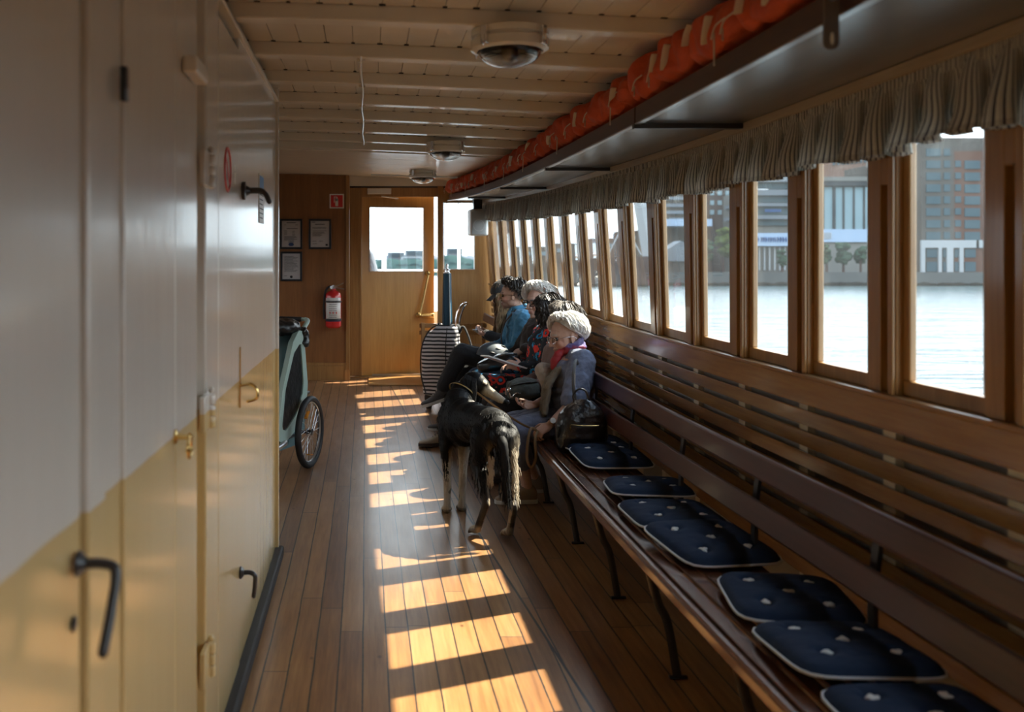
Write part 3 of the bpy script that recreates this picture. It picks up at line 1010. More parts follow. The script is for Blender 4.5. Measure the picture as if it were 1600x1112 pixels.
# ================================================================== navy dotted seat cushions
def navy_mat():
    m = N('navy_cotton')
    v = m.coord()
    n_ = m.noise(v, 40, 3)
    c = m.mix(n_, (.010, .020, .044), (.016, .029, .060))
    h = m.math('ADD', m.noise(v, 18, 3), m.math('MULTIPLY', m.noise(v, 300, 1), .15))
    m.bsdf(c, .75, 0, m.bump(h, .5, .008), 0, spec=.15)
    return m.m
M['navy'] = navy_mat()
M['piping'] = plain('white_piping', (.62, .62, .60), .6)
M['tuft'] = plain('cream_tuft', (.72, .69, .62), .9, bscale=200)
def make_cushion(seed, w_=.375, d_=.45):
    c = empty('seat_cushion', (0, 0, 0))
    TU = [(-.25, -.25), (.27, -.22), (0, .02), (-.27, .27), (.25, .28)]
    def top(u, v, sgn):
        x = (u-.5)*2; yv = (v-.5)*2
        # rounded square outline
        r_ = max(abs(x), abs(yv), 1e-6)
        k = (abs(x)**6+abs(yv)**6)**(1/6.) if r_ > 0 else 1
        sq = r_/max(k, 1e-6)
        X = x*sq*w_/2; Y = yv*sq*d_/2
        e = max(0, 1-r_**4)
        hgt = .038*e**.5
        for tx, ty in TU:
            dd_ = ((x/2-tx)**2+(yv/2-ty)**2)
            hgt -= .028*math.exp(-dd_/.0035)
        # radial creases from the tufts
        hgt += .004*noise.noise(Vector((x*3+seed, yv*3, 2)))*e+.002*noise.noise(Vector((x*8, yv*8+seed, 2)))*e
        return X, Y, hgt
    b = MB()
    b.grid(lambda u, v: (lambda t: (t[0], t[1], .024+t[2]))(top(u, v, 1)), 36, 36)
    b.grid(lambda u, v: (lambda t: (t[0], t[1], .024-.016*max(0, 1-max(abs(u-.5), abs(v-.5))**4*16)**.5))(top(u, v, 1)), 10, 10)
    o = b.build('cushion_body', M['navy'], c, None, local=True, auto=0)
    out = []
    for i in range(49):
        a = 2*PI*i/48
        x, yv = math.cos(a), math.sin(a)
        k = (abs(x)**6+abs(yv)**6)**(1/6.)
        out.append((x/k*w_/2*1.005, yv/k*d_/2*1.005, .024))
    MB().tube(out, .0042, 6).build('piping', M['piping'], c, None, local=True)
    for i, (tx, ty) in enumerate(TU):
        X, Y, h = top(tx+.5, ty+.5, 1)
        b = MB(); r_ = random.Random(seed*9+i)
        for q in range(9):
            a = r_.random()*6.28; rr = .011*math.sqrt(r_.random())
            b.ell((X+math.cos(a)*rr, Y+math.sin(a)*rr, .024+h+.014+.005*r_.random()), (.0105, .008, .005), Euler((0, 0, a)).to_matrix(), 7, 5)
        b.build('tuft', M['tuft'], c, None, local=True)
    return c
CU = [(1.300, 2.26, 2, 0, 0), (1.295, 2.70, -2, 5, 0), (1.335, 3.15, -10, 0, 0), (1.295, 3.75, 9, 6, 0), (1.290, 4.20, 0, 0, 0),
      (1.320, 4.66, -7, 4, 0), (1.320, 5.38, 2, 5, 0), (1.325, 5.80, 0, 0, 0)]
LAB = ['navy cushion with white tufts at the bottom edge of the picture, nearest on the bench',
       'navy cushion with piped edge, second nearest, overlapping its neighbour on the bench',
       'navy cushion with four tufts showing, just before the bare gap on the bench',
       'navy cushion with long white piped front edge, just beyond the bare gap on the bench',
       'rumpled navy cushion in the middle of the bench, partly under the one before it',
       'navy cushion with white piping, third from the black backpack on the bench',
       'navy cushion with long white piped front edge, second from the black backpack',
       'flat navy cushion lying right against the black backpack, partly under its neighbour']
protos = [make_cushion(1), make_cushion(2)]
for i, (x, y, rz, tl, _) in enumerate(CU):
    p = protos[i] if i < 2 else copy_tree(protos[i % 2])
    p.location = (x-nar(y), y, ZB+.002+rise(y)+(.0 if tl == 0 else .010))
    p.rotation_euler = (math.radians(-tl*.8 if tl else 0), 0, math.radians(rz+(180 if i % 4 > 1 else 0)))
    tag(p, LAB[i], 'cushion', 'navy tufted cushions on the bench')

# ================================================================== round ceiling lamps
def make_lamp():
    l = empty('ceiling_lamp', (0, 0, 0))
    b = MB()
    b.lathe([(0, 0), (.135, 0), (.135, -.022), (.128, -.026), (.128, -.032), (.137, -.036), (.137, -.066), (.122, -.074), (.116, -.074), (.116, -.03), (0, -.03)], (0, 0, 0), (0, 0, 1), 48)
    b.build('housing', M['cream'], l, None, local=True)
    for q in range(4):
        a = PI/4+q*PI/2
        b = MB(); b.obox((.138*math.cos(a), .138*math.sin(a), -.035), (.012*math.cos(a), .012*math.sin(a), 0), (-.012*math.sin(a), .012*math.cos(a), 0), (0, 0, .032))
        b.tube([(.152*math.cos(a), .152*math.sin(a), -.075), (.152*math.cos(a), .152*math.sin(a), -.035)], .005, 8)
        b.build('clamp', M['chrome'], l, None, local=True, bevel=.003)
    b = MB(); b.lathe([(0, -.032), (.115, -.032), (.115, -.045), (.108, -.033), (0, -.034)], (0, 0, 0), (0, 0, 1), 40)
    b.build('reflector', M['steel'], l, None, local=True)
    prof = [(.112*math.cos(t), -.07-.058*math.sin(t)) for t in [PI/2*i/12 for i in range(13)]]
    inner = [(.106*math.cos(t), -.07-.053*math.sin(t)) for t in [PI/2*i/12 for i in range(13)]]
    b = MB(); b.lathe([(p[0], p[1]) for p in prof]+[(p[0], p[1]) for p in reversed(inner)], (0, 0, 0), (0, 0, 1), 48)
    b.build('glass_dome', M['lampglass'], l, None, local=True)
    b = MB(); b.lathe([(.014, -.034), (.014, -.05), (.026, -.062), (.032, -.08), (.026, -.098), (.012, -.106), (0, -.107)], (0, 0, 0), (0, 0, 1), 20)
    b.build('bulb', M['bulb'], l, None, local=True)
    return l
def lampglass():
    m = N('lamp_glass')
    v = m.coord()
    wv = m.n('ShaderNodeTexWave', wave_type='RINGS', rings_direction='Z'); m.t.links.new(v, wv.inputs[0]); wv.inputs['Scale'].default_value = 45
    a = m.bsdf((.95, .95, .93), .04, 0, m.bump(wv.outputs['Fac'], .15, .002), 0)
    a.inputs['Transmission Weight'].default_value = 1.
    a.inputs['IOR'].default_value = 1.3
    return m.m
M['lampglass'] = lampglass()
M['bulb'] = plain('bulb_glass', (.7, .66, .58), .1, coat=1)
lamp = make_lamp()
LL = ['big round cream ceiling lamp with clear dome, nearest to the viewer',
      'round ceiling lamp with clear dome, middle one of the three',
      'small looking round ceiling lamp, farthest, near the end door']
for i, (x, y, z) in enumerate([(.508, 3.52, ZE+.865), (.56, 7.0, ZE+.865), (.57, 10.0, ZE+.868)]):
    p = lamp if i == 0 else copy_tree(lamp)
    p.location = DC(Vector((x, y, z)))
    tag(p, LL[i], 'lamp', 'round ceiling lamps')
cdt = MB()
cdt.tube([DC(Vector((-.02-.004*math.sin(q*1.3), 4.0+3.3*q/14, ZE+.86))) for q in range(15)], .006, 8)
for q in range(6):
    p = DC(Vector((-.02, 4.11+.615*q, ZE+.862))); cdt.box(p.x-.016, p.x+.016, p.y-.01, p.y+.01, p.z-.008, p.z+.006)
tag(cdt.build('cable_conduit', M['cream'], None, None), 'thin painted cable running lengthwise under the ceiling beams', 'cable')
b = MB(); p0 = px(580, 273, 9.3); p1 = px(715, 277, 9.3)
b.tube([p0, p1], .007, 8)
tag(b.build('strip_conduit', M['white'], None, None), 'thin white conduit crossing the ceiling beside the farthest lamp', 'cable')
# ================================================================== outside: water, shore and town
ZW = -1.75
def water_mat():
    m = N('harbour_water')
    v = m.coord('Object', (1, 1, 1))
    a = m.noise(m.coord('Object', (.5, 1.3, 1)), 1.1, 5, .6)
    b_ = m.noise(m.coord('Object', (.10, .3, 1)), 1.0, 4, .6)
    h = m.math('ADD', m.math('MULTIPLY', a, .22), m.math('MULTIPLY', b_, 1.2))
    m.bsdf((.018, .034, .038), .18, 0, m.bump(h, 1., .45), 0, spec=.42)
    return m.m
M['water'] = water_mat()
b = MB(); b.grid(lambda u, v: (-900+2400*u, -200+1500*v, ZW), 20, 20)
tag(b.build('water', M['water'], None, None), 'grey green harbour water with small ripples', 'water', kind='structure')
# ship's own fore deck
bw = tag(empty('wall_bulwark', (0, 13.6, 0)), 'cream painted bulwark round the foredeck', 'wall', kind='structure')
MB().box(-3.3, 1.6, 13.55, 13.6, -.05, .60, 2).build('planking', plain('bulwark_paint', (.46, .34, .18), .5, var=.1), bw, D, False)
fd = tag(empty('floor_foredeck', (0, 13, 0)), 'open foredeck beyond the end door', 'deck', kind='structure')
MB().box(-3.6, 1.7, 12.21, 17, -.10, 0, 10).build('planking', M['deck'], fd, D, False)
MB().box(-4.0, 1.75, -3.3, 17, ZW-.2, -.11, 20).build('hull', M['white'], fd, D, False)

def fac(name, col, var=.12, rough=.8, bs=0):
    M[name] = plain(name, col, rough, var=var, spec=0.)
fac('facade_grey', (0.0450, 0.0396, 0.0348)); fac('facade_brick', (0.0630, 0.0288, 0.0192)); fac('facade_white', (0.1950, 0.2025, 0.2025))
fac('facade_pink', (0.1020, 0.0600, 0.0450)); fac('facade_beige', (0.0960, 0.0930, 0.0840)); fac('facade_brown', (0.0348, 0.0204, 0.0180))
fac('roof_dark', (0.0240, 0.0270, 0.0300)); fac('quay', (0.0540, 0.0563, 0.0540), .25); fac('rocks', (.007, .007, .006), .5)
fac('glass_pale', (0.1275, 0.1800, 0.1950), .1, .2); fac('banner', (0.1800, 0.2325, 0.3000), .05); fac('banner_ink', (0.0300, 0.0720, 0.1800), .05)
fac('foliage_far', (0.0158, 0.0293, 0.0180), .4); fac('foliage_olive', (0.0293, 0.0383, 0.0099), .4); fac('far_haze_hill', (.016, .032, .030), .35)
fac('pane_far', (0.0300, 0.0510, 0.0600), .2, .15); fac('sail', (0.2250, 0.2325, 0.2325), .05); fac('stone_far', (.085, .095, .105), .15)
fac('red_far', (0.1320, 0.0300, 0.0180), .1)

def block(m_, x0, x1, y0, y1, Y, depth):
    """axis aligned block filling the pixel box at distance Y"""
    p = px(x0, y1, Y); q = px(x1, y0, Y)
    m_.box(p.x, q.x, Y, Y+depth, p.z, q.z)
    return m_
def part(bd, name, mat, Y, rects, depth=1., fr=0.):
    m_ = MB()
    for r in rects:
        y1 = 424+F*(ZE-ZW+.2)/Y if (name in ('wall', 'tower') and not (bd.name == 'building.005' and Y > 260)) else r[3]
        block(m_, r[0], r[1], r[2], y1, Y-fr, depth)
    return m_.build(name, mat, bd, None, False)
def building(Y, x, y, label):
    return empty('building', px(x, y, Y), label=label, cat='building')
YQ = 225.
# quay
q_ = MB(); p = px(760, 424, YQ); q_.box(px(400, 0, 260).x*0+40, px(2000, 0, YQ).x, YQ, YQ+60, ZW-1, px(0, 425, YQ).z)
tag(q_.build('quay_wall', M['quay'], None, None, False), 'long grey stone quay wall at the water edge', 'quay', kind='structure')
b = MB()
for i in range(150):
    r_ = random.Random(i); xx = 42+i*1.9
    b.ell((xx, YQ-.6-r_.random()*1.4, ZW+.1), (1.4+r_.random(), 1.1, .45+.4*r_.random()), None, 7, 5)
tag(b.build('shore_rocks', M['rocks'], None, None), 'tumbled rocks along the foot of the quay wall', 'rocks', kind='stuff')

# 1 brick apartment block, right
Y = 235.
bd = building(Y, 1490, 425, 'nine storey grey and red brick apartment block with a white ground storey, rightmost')
part(bd, 'grey_wing', M['facade_grey'], Y, [(1440, 1491, 224, 428)], 14)
part(bd, 'brick_wing', M['facade_brick'], Y, [(1491, 1640, 236, 428)], 14)
part(bd, 'penthouse', M['facade_grey'], Y+2, [(1470, 1640, 215, 237)], 10)
part(bd, 'base_storey', M['facade_white'], Y-.5, [(1440, 1530, 375, 387), (1440, 1446, 387, 428), (1467, 1472, 387, 428), (1480, 1490, 387, 428), (1500, 1506, 387, 428), (1526, 1640, 375, 387)], .6)
for r in range(8):
    yy = 232+18.6*r
    for (a, c, t) in ((1448, 1470, 12), (1475.5, 1485, 11), (1493, 1502, 10), (1508, 1532, 13), (1545, 1555, 12), (1565, 1590, 13)):
        if yy < 240 and a > 1490: continue
        wpart = part(bd, 'window', M['pane_far'], Y-.25, [(a, c, yy, yy+t)], .4)
        part(wpart if False else bd, 'window_mullion', M['facade_grey'], Y-.35, [(a+(c-a)*.5-.4, a+(c-a)*.5+.4, yy, yy+t), (a, c, yy+t-2, yy+t-1.2)], .2) if a > 1600 else None
for (a, c) in ((1448, 1465), (1474, 1480), (1492, 1499), (1508, 1525)):
    for (e, f_) in ((389, 402), (409, 424)):
        part(bd, 'ground_window', M['pane_far'], Y-.2, [(a, c, e, f_)], .3)
# 2 pale tower and low blocks between
bd = building(300., 1430, 300, 'tall white tower block peeping out behind the brick apartments')
part(bd, 'tower', M['facade_white'], 300., [(1421, 1446, 208, 300)], 12)
for r in range(5):
    for a in (1428, 1435):
        part(bd, 'window', M['pane_far'], 299.7, [(a, a+4, 214+14*r, 219+14*r)], .4)
Y = 245.
bd = building(Y, 1400, 425, 'low grey block with banner and glazed front beside the brick apartments')
part(bd, 'wall', M['facade_grey'], Y, [(1356, 1440, 258, 428)], 12)
part(bd, 'floor_band', M['facade_beige'], Y-.5, [(1356, 1440, 252, 262), (1356, 1440, 279, 286)], .8)
part(bd, 'glazing', M['pane_far'], Y-.4, [(1358, 1438, 264, 277), (1358, 1438, 288, 309)], .5)
part(bd, 'dark_recess', M['facade_brown'], Y-.3, [(1358, 1438, 318, 345)], .4)
part(bd, 'banner', M['banner'], Y-.6, [(1356, 1440, 350, 369)], .3)
part(bd, 'lettering', M['banner_ink'], Y-.75, [(1427.5+q*2.7, 1429.3+q*2.7, 357, 361.5) for q in range(4)], .2)
# 3 pink block on top, terminal with long roof
bd = building(290., 1310, 280, 'pinkish brown apartment house rising above the terminal roof')
p3 = part(bd, 'wall', M['facade_pink'], 290., [(1262, 1300, 258, 300), (1300, 1366, 240, 300)], 12)
for q in range(9):
    part(bd, 'window', M['pane_far'], 289.6, [(1302+q*7, 1305+q*7, 252-q*.6, 258-q*.6)], .4)
Y = 240.
bd = building(Y, 1310, 425, 'long pale glass terminal hall with a dark lattice roof edge')
part(bd, 'hall', M['glass_pale'], Y, [(1262, 1357, 292, 376)], 20)
part(bd, 'roof_edge', M['roof_dark'], Y-1, [(1258, 1357, 283, 290)], 22)
part(bd, 'roof_parapet', M['facade_beige'], Y-1.2, [(1258, 1357, 276, 282.5)], 22)
part(bd, 'lower_wall', M['facade_beige'], Y, [(1262, 1357, 376, 428)], 18)
for q in range(5):
    part(bd, 'facade_post', M['roof_dark'], Y-.4, [(1286+q*16, 1288+q*16+(2 if q == 1 else 0), 290, 372)], .5)
part(bd, 'banner', M['banner'], Y-.6, [(1262, 1357, 358, 378)], .4)
part(bd, 'lettering', M['sail'], Y-.8, [(1286+q*3, 1287.2+q*3, 363, 373) for q in range(5)], .2)
# 4 terraced building with banner
Y = 242.
bd = building(Y, 1205, 425, 'terraced white banded building with a long blue lettered banner')
part(bd, 'wall', M['facade_beige'], Y, [(1160, 1262, 300, 428)], 16)
b = MB()
for (ya, yb2, xx) in ((277, 284, 1182), (296, 305, 1168), (317, 322, 1160), (336, 342, 1158)):
    p = px(xx, yb2, Y-2); q = px(1262, ya, Y-2); b.box(p.x, q.x, Y-2, Y+10, p.z, q.z)
b.build('terrace_band', M['stone_far'], bd, None, False)
part(bd, 'glazing', M['pane_far'], Y-.8, [(1185, 1262, 285, 295), (1170, 1262, 306, 316), (1162, 1262, 323, 335), (1160, 1262, 343, 352)], 1)
part(bd, 'top_storey', M['stone_far'], Y+2, [(1196, 1262, 262, 285)], 10)
part(bd, 'banner', M['banner'], Y-2.2, [(1165, 1262, 364, 384)], .4)
r_ = random.Random(3)
ink = []
xx = 1180
while xx < 1234:
    wd = 2+r_.random()*1.5; ink.append((xx, xx+wd*.5, 370, 378)); ink.append((xx, xx+wd, 374-r_.random()*3, 375.5)); xx += wd+1.2+(2 if r_.random() < .2 else 0)
part(bd, 'lettering', M['banner_ink'], Y-2.4, ink, .2)
part(bd, 'dark_sign_lettering', M['banner_ink'], Y-1.4, [(1196+q*3.2, 1198+q*3.2, 326.5, 331) for q in range(8)], .2)
part(bd, 'pillar', M['facade_white'], Y-1, [(1162+q*8, 1164+q*8, 386, 422) for q in range(12)], .5)
# 5 dark brown tower
Y = 255.
bd = building(Y, 1120, 425, 'dark brown brick apartment tower with small pale windows')
part(bd, 'wall', M['facade_brown'], Y, [(1080, 1160, 270, 428)], 14)
for r in range(4):
    for c in range(6):
        part(bd, 'window', M['glass_pale'], Y-.4, [(1086+c*12, 1092+c*12, 283+r*15, 290+r*15)], .4)
part(bd, 'pale_canopy', M['banner'], Y-14, [(1020, 1113, 342, 353)], 8)
# 6 small waterfront pavilion and slanting block
Y = 250.
bd = building(Y, 1050, 425, 'grey stepped waterfront building behind a low pavilion')
b = MB()
for q in range(5):
    block(b, 1025+q*5, 1085, 296+q*11, 301+q*11, Y-1, 8)
b.build('stepped_band', M['stone_far'], bd, None, False)
part(bd, 'wall', M['facade_grey'], Y, [(1020, 1080, 300, 428)], 14)
bd = building(232, 1050, 428, 'low grey pavilion with pitched roof on the quay')
b = MB(); p = px(1036, 408, 232); q = px(1080, 384, 232)
b.prism([(p.x, p.z), (q.x, p.z), (q.x, q.z), ((p.x+q.x)/2+1, q.z+1.2), (p.x, q.z-1.5)], 232, 238, lambda u, v, w_: (u, w_, v))
b.build('roof', M['stone_far'], bd, None, False)
part(bd, 'wall', M['facade_grey'], 233, [(1038, 1080, 402, 428)], 4)
# 7 hazy blocks further along, seen through the far windows
for q, (x0, x1, yt, Yb, mt, lb) in enumerate([(975, 1000, 360, 270, 'facade_brown', 'brown quay warehouse between the moored ship and the stepped building'),
        (925, 972, 372, 280, 'facade_pink', 'reddish warehouse on the far quay left of the moored ship'),
        (868, 925, 380, 300, 'facade_grey', 'grey low warehouse on the far quay'),
        (760, 868, 385, 330, 'facade_grey', 'farthest low grey block on the quay, near the end windows')]):
    bd = building(Yb, x0, 425, lb)
    part(bd, 'wall', M[mt], Yb, [(x0, x1, yt, 428)], 12)
    for c in range(4):
        part(bd, 'window', M['glass_pale'], Yb-.4, [(x0+3+c*(x1-x0)/4., x0+3+c*(x1-x0)/4.+(x1-x0)/9., yt+8, yt+14)], .4)
# moored ship with pale raked bow
bd = empty('moored_ship', px(1010, 432, 215), label='moored ship with a pale raked superstructure at the quay', cat='ship')
b = MB(); Yb = 215
P_ = [px(x, y, Yb) for x, y in ((999, 300), (1022, 296), (1026, 400), (1016, 400))]
b.prism([(p.x, p.z) for p in P_], Yb, Yb+6, lambda u, v, w_: (u, w_, v)); b.build('superstructure', M['sail'], bd, None, False)
b = MB(); P_ = [px(x, y, Yb) for x, y in ((930, 404), (1030, 400), (1024, 444), (936, 444))]
b.prism([(p.x, p.z) for p in P_], Yb-1, Yb+9, lambda u, v, w_: (u, w_, v)); b.build('hull', M['facade_brown'], bd, None, False)
b = MB(); b.tube([px(975, 404, Yb), px(975, 330, Yb)], .25, 6); b.tube([px(975, 350, Yb), px(1002, 398, Yb)], .15, 6); b.tube([px(975, 350, Yb), px(950, 398, Yb)], .15, 6)
b.build('mast', M['sail'], bd, None)

# trees on the quay
def far_tree(x, y0, y1, wpx, Y, mat, label):
    t = empty('quay_tree', px(x, y1, Y), label=label, cat='tree', group='trees on the far quay')
    p0 = px(x, y1, Y); p1 = px(x, y0, Y); wd = wpx*Y/F/2
    h = p1.z-p0.z
    MB().tube([p0-Vector((0, 0, 1.2)), p0+Vector((0, 0, h*.5))], [.35, .2], 7).build('trunk', M['facade_brown'], t)
    b = MB(); r_ = random.Random(int(x))
    for q in range(26):
        a = r_.random()*6.28; rr = math.sqrt(r_.random())*.7; zz = .3+.6*r_.random()
        kk = (1-abs(zz-.55)*1.1)
        rad = wd*(.28+.2*r_.random())
        b.ell((p0.x+math.cos(a)*rr*wd*kk, p0.y+math.sin(a)*rr*wd*kk, p0.z+h*zz), (rad, rad, rad*.8), None, 9, 7)
    def jit(v):
        n_ = noise.noise_vector(v*1.3)*.5; return v+n_
    b.warp(jit)
    b.build('crown', M[mat], t, None)
for args in [(1130, 352, 420, 34, 236, 'foliage_olive', 'yellow green tree in front of the dark brown tower'),
             (1106, 372, 422, 24, 234, 'foliage_far', 'dark green tree beside the pale canopy'),
             (1292, 380, 422, 18, 230, 'foliage_far', 'small green tree at the left end of the terminal hall'),
             (1318, 378, 424, 30, 231, 'foliage_far', 'broad green tree in front of the terminal banner'),
             (1345, 384, 424, 24, 229, 'foliage_far', 'green tree next to the window post before the terminal'),
             (1222, 388, 424, 18, 230, 'foliage_far', 'green tree under the blue lettered banner'),
             (1072, 372, 424, 20, 238, 'foliage_olive', 'olive tree right of the low pavilion')]:
    far_tree(*args)
# wooded far shore seen through the end door
def hill(name, x0, x1, yl, Y, mat, label, seed, amp=6, base=432):
    n = 90
    b = MB()
    def top(u):
        x = x0+(x1-x0)*u
        yy = yl(x)-amp*.5*noise.noise(Vector((x*.06, seed, 0)))-amp*.5*noise.noise(Vector((x*.35, seed, 5)))
        return px(x, yy, Y)
    def f(u, v):
        t = top(u); zb = px(0, base, Y).z
        # front slope rising away from the shore, then falling behind
        s_ = math.sin(PI*min(1, v*1.0)*.5) if v <= 1 else 0
        nn = noise.noise(Vector((t.x*.08, v*9, seed)))*2.5
        return (t.x+nn, Y-14+v*20+nn, ZW+(t.z-ZW)*s_+nn*(v*(1-v))*2)
    b.grid(f, 160, 16)
    return tag(b.build(name, M[mat], None, None, auto=0), label, 'hill', kind='stuff')
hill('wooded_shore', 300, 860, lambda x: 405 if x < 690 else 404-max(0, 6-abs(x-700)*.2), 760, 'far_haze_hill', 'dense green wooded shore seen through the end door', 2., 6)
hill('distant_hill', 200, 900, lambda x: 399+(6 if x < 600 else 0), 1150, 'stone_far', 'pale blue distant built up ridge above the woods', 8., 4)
for q, (x0, x1, yt, lb) in enumerate([(606, 632, 394, 'long pale distant block above the woods, left part of the door window'),
        (634, 662, 391, 'long pale distant block above the woods, right part of the door window'),
        (628, 660, 401, 'low white distant hall just above the tree line'),
        (700, 722, 388, 'pale distant block above the trees in the side window')]):
    Yb = 900-q*20
    bd = building(Yb, x0, 420, lb)
    part(bd, 'wall', M['stone_far'] if q != 2 else M['facade_white'], Yb, [(x0, x1, yt, 415)], 14)
    part(bd, 'window_band', M['pane_far'], Yb-1, [(x0+2, x1-2, yt+2+3.2*r, yt+3.4+3.2*r) for r in range(2 if q != 2 else 1)], 1)

# white posts and rail on the foredeck
for (x, yt, Yb, r_, lb, nm) in [(600, 377, 14.2, .033, 'short white rail stanchion seen through the door window', 'rail_stanchion'),
                             (717, 262, 14.6, .022, 'tall thin white flag pole seen through the side window', 'flag_pole')]:
    p = px(x, 424, Yb); b = MB()
    t = empty(nm, (p.x, Yb, rise(Yb)), label=lb, cat='post')
    b.tube([(p.x, Yb, rise(Yb)), (p.x, Yb, px(x, yt, Yb).z)], r_, 12, round_ends=False)
    b.build('pole', M['bright_white'] if 'bright_white' in M else M['white'], t)
    MB().lathe([(0, 0), (r_*2.2, 0), (r_*2.2, .012), (r_*1.2, .02), (0, .02)], (p.x, Yb, rise(Yb)), (0, 0, 1), 16).build('foot', M['white'], t)
t = empty('bow_rail', (0, 14.3, rise(14.3)), label='white horizontal bow railing beyond the end door', cat='railing')
b = MB(); z0 = px(0, 423, 14.3).z
b.tube([(-2.2, 14.35, z0), (1.6, 14.35, z0)], .022, 10)
b.build('top_rail', M['white'], t)
for xx in (-2.1, -1.2, -.3, .9, 1.5):
    MB().tube([(xx, 14.35, rise(14.3)), (xx, 14.35, z0)], .016, 8).build('upright', M['white'], t)
# ================================================================== figures
def paint(o, fn, name='Col'):
    """apply the modifiers of o and store a surface colour per vertex"""
    dep = bpy.context.evaluated_depsgraph_get()
    dep.update()
    me = bpy.data.meshes.new_from_object(o.evaluated_get(dep))
    o.modifiers.clear()
    old = o.data; o.data = me
    for p in me.polygons: p.use_smooth = True
    if fn:
        at = me.color_attributes.new(name, 'FLOAT_COLOR', 'POINT')
        buf = []
        for v, nrm in zip(me.vertices, me.vertex_normals):
            c = fn(v.co, nrm.vector); buf += [c[0], c[1], c[2], 1.]
        at.data.foreach_set('color', buf)
    return o
def attr_mat(name, rough=.6, bscale=0, bstr=.2, sss=0., spec=.4, var=.1, bd=.003, stretch=(1, 1, 1)):
    m = N(name)
    a = m.n('ShaderNodeAttribute', attribute_name='Col')
    v = m.coord('Object', stretch)
    n_ = m.noise(v, 60, 4)
    c = m.n('ShaderNodeMix', data_type='RGBA', blend_type='MULTIPLY')
    c.inputs[0].default_value = 1
    m.t.links.new(a.outputs['Color'], c.inputs[6])
    m.t.links.new(m.mix(n_, (1-var*2,)*3, (1+var*.6,)*3), c.inputs[7])
    nm = m.bump(m.noise(v, bscale, 4), bstr, bd) if bscale else None
    b = m.bsdf(c.outputs[2], rough, 0, nm, 0, spec=spec)
    if sss:
        b.inputs['Subsurface Weight'].default_value = sss
        b.inputs['Subsurface Radius'].default_value = (.02, .008, .004)
        b.inputs['Subsurface Scale'].default_value = .4
    return m.m
M['skin'] = attr_mat('skin', .5, 120, .15, .0)
M['fur'] = attr_mat('dog_fur', .55, 130, .55, 0, .25, .35, .004, (1, 1, .25))
M['eye'] = plain('eye', (.03, .02, .015), .1)
def cloth(name, col, var=.15, bscale=26, bstr=.45, rough=.85, sheen=.1):
    return plain(name, col, rough, bscale=bscale, bstr=bstr, var=var, bd=.012, Sheen_Weight=sheen)
def hairmat(name, a, b_, rough=.42):
    m = N(name)
    v = m.coord('Object', (1, 1, .4))
    c = m.ramp(m.noise(v, 45, 4), [(.35, a), (.65, b_)])
    m.bsdf(c, rough, 0, None, 0, spec=.45)
    return m.m
M['hair_white'] = hairmat('white_hair', (.72, .69, .64), (.92, .90, .87), .6)
M['hair_dark'] = hairmat('dark_brown_hair', (.012, .009, .008), (.035, .026, .02))
M['hair_black'] = hairmat('black_hair', (.009, .008, .009), (.028, .022, .02))
M['hair_grey'] = hairmat('grey_brown_hair', (.10, .085, .07), (.24, .21, .18))
M['hair_blond'] = hairmat('fair_wavy_hair', (.12, .070, .035), (.30, .18, .085))

def cap(b, p, q, r1, r2, n=12, mid=None):
    if mid: b.tube(spline([p, mid[0], q], 5), [r1+(r2-r1)*i/10 for i in range(11)], n, round_ends=True)
    else: b.tube([p, Vector(p).lerp(Vector(q), .5), q], [r1, (r1+r2)/2, r2], n, round_ends=True)
def hand(b, wr, fw, nm, left=True, curl=.5, spread=0., k=1.):
    """wrist, pointing direction, back-of-hand normal"""
    wr, fw, nm = Vector(wr), Vector(fw).normalized(), Vector(nm)
    nm = (nm-fw*nm.dot(fw)).normalized()
    sd = fw.cross(nm)*(1 if left else -1)     # towards the thumb
    pc = wr+fw*.045*k
    Rm = Matrix((fw, sd, nm)).transposed()
    b.ell(pc, (.052*k, .040*k, .016*k), Rm, 14, 10, .8)
    b.ell(wr+fw*.03*k+sd*.022*k-nm*.005*k, (.032*k, .018*k, .016*k), Rm)
    b.ell(wr, (.03*k, .026*k, .018*k), Rm)
    for i, (off, ln) in enumerate([(.031, .074), (.010, .082), (-.011, .077), (-.031, .060)]):
        p = wr+fw*(.084-.004*abs(i-1))*k+sd*off*k
        d = (fw+sd*off*(2+14*spread)).normalized()
        pts = [p-d*.012*k, p]
        a = 0
        for s_, fr in ((.45, 1.), (.32, 1.2), (.23, .9)):
            a += curl*fr*(1+.12*i)
            dd_ = d*math.cos(a)-nm*math.sin(a)
            pts.append(pts[-1]+dd_*ln*s_*k)
        b.tube(pts, [.0095*k, .0090*k, .0085*k, .0078*k, .0066*k], 8, round_ends=True)
    tb = wr+fw*.028*k+sd*.034*k-nm*.004*k
    d1 = (fw*.62+sd*.75-nm*.25*curl).normalized(); d2 = (fw*.95+sd*.25-nm*.5*curl).normalized()
    b.tube([tb-d1*.012*k, tb+d1*.014*k, tb+d1*.036*k, tb+d1*.036*k+d2*.030*k], [.013*k, .0115*k, .0098*k, .0075*k], 8, round_ends=True)

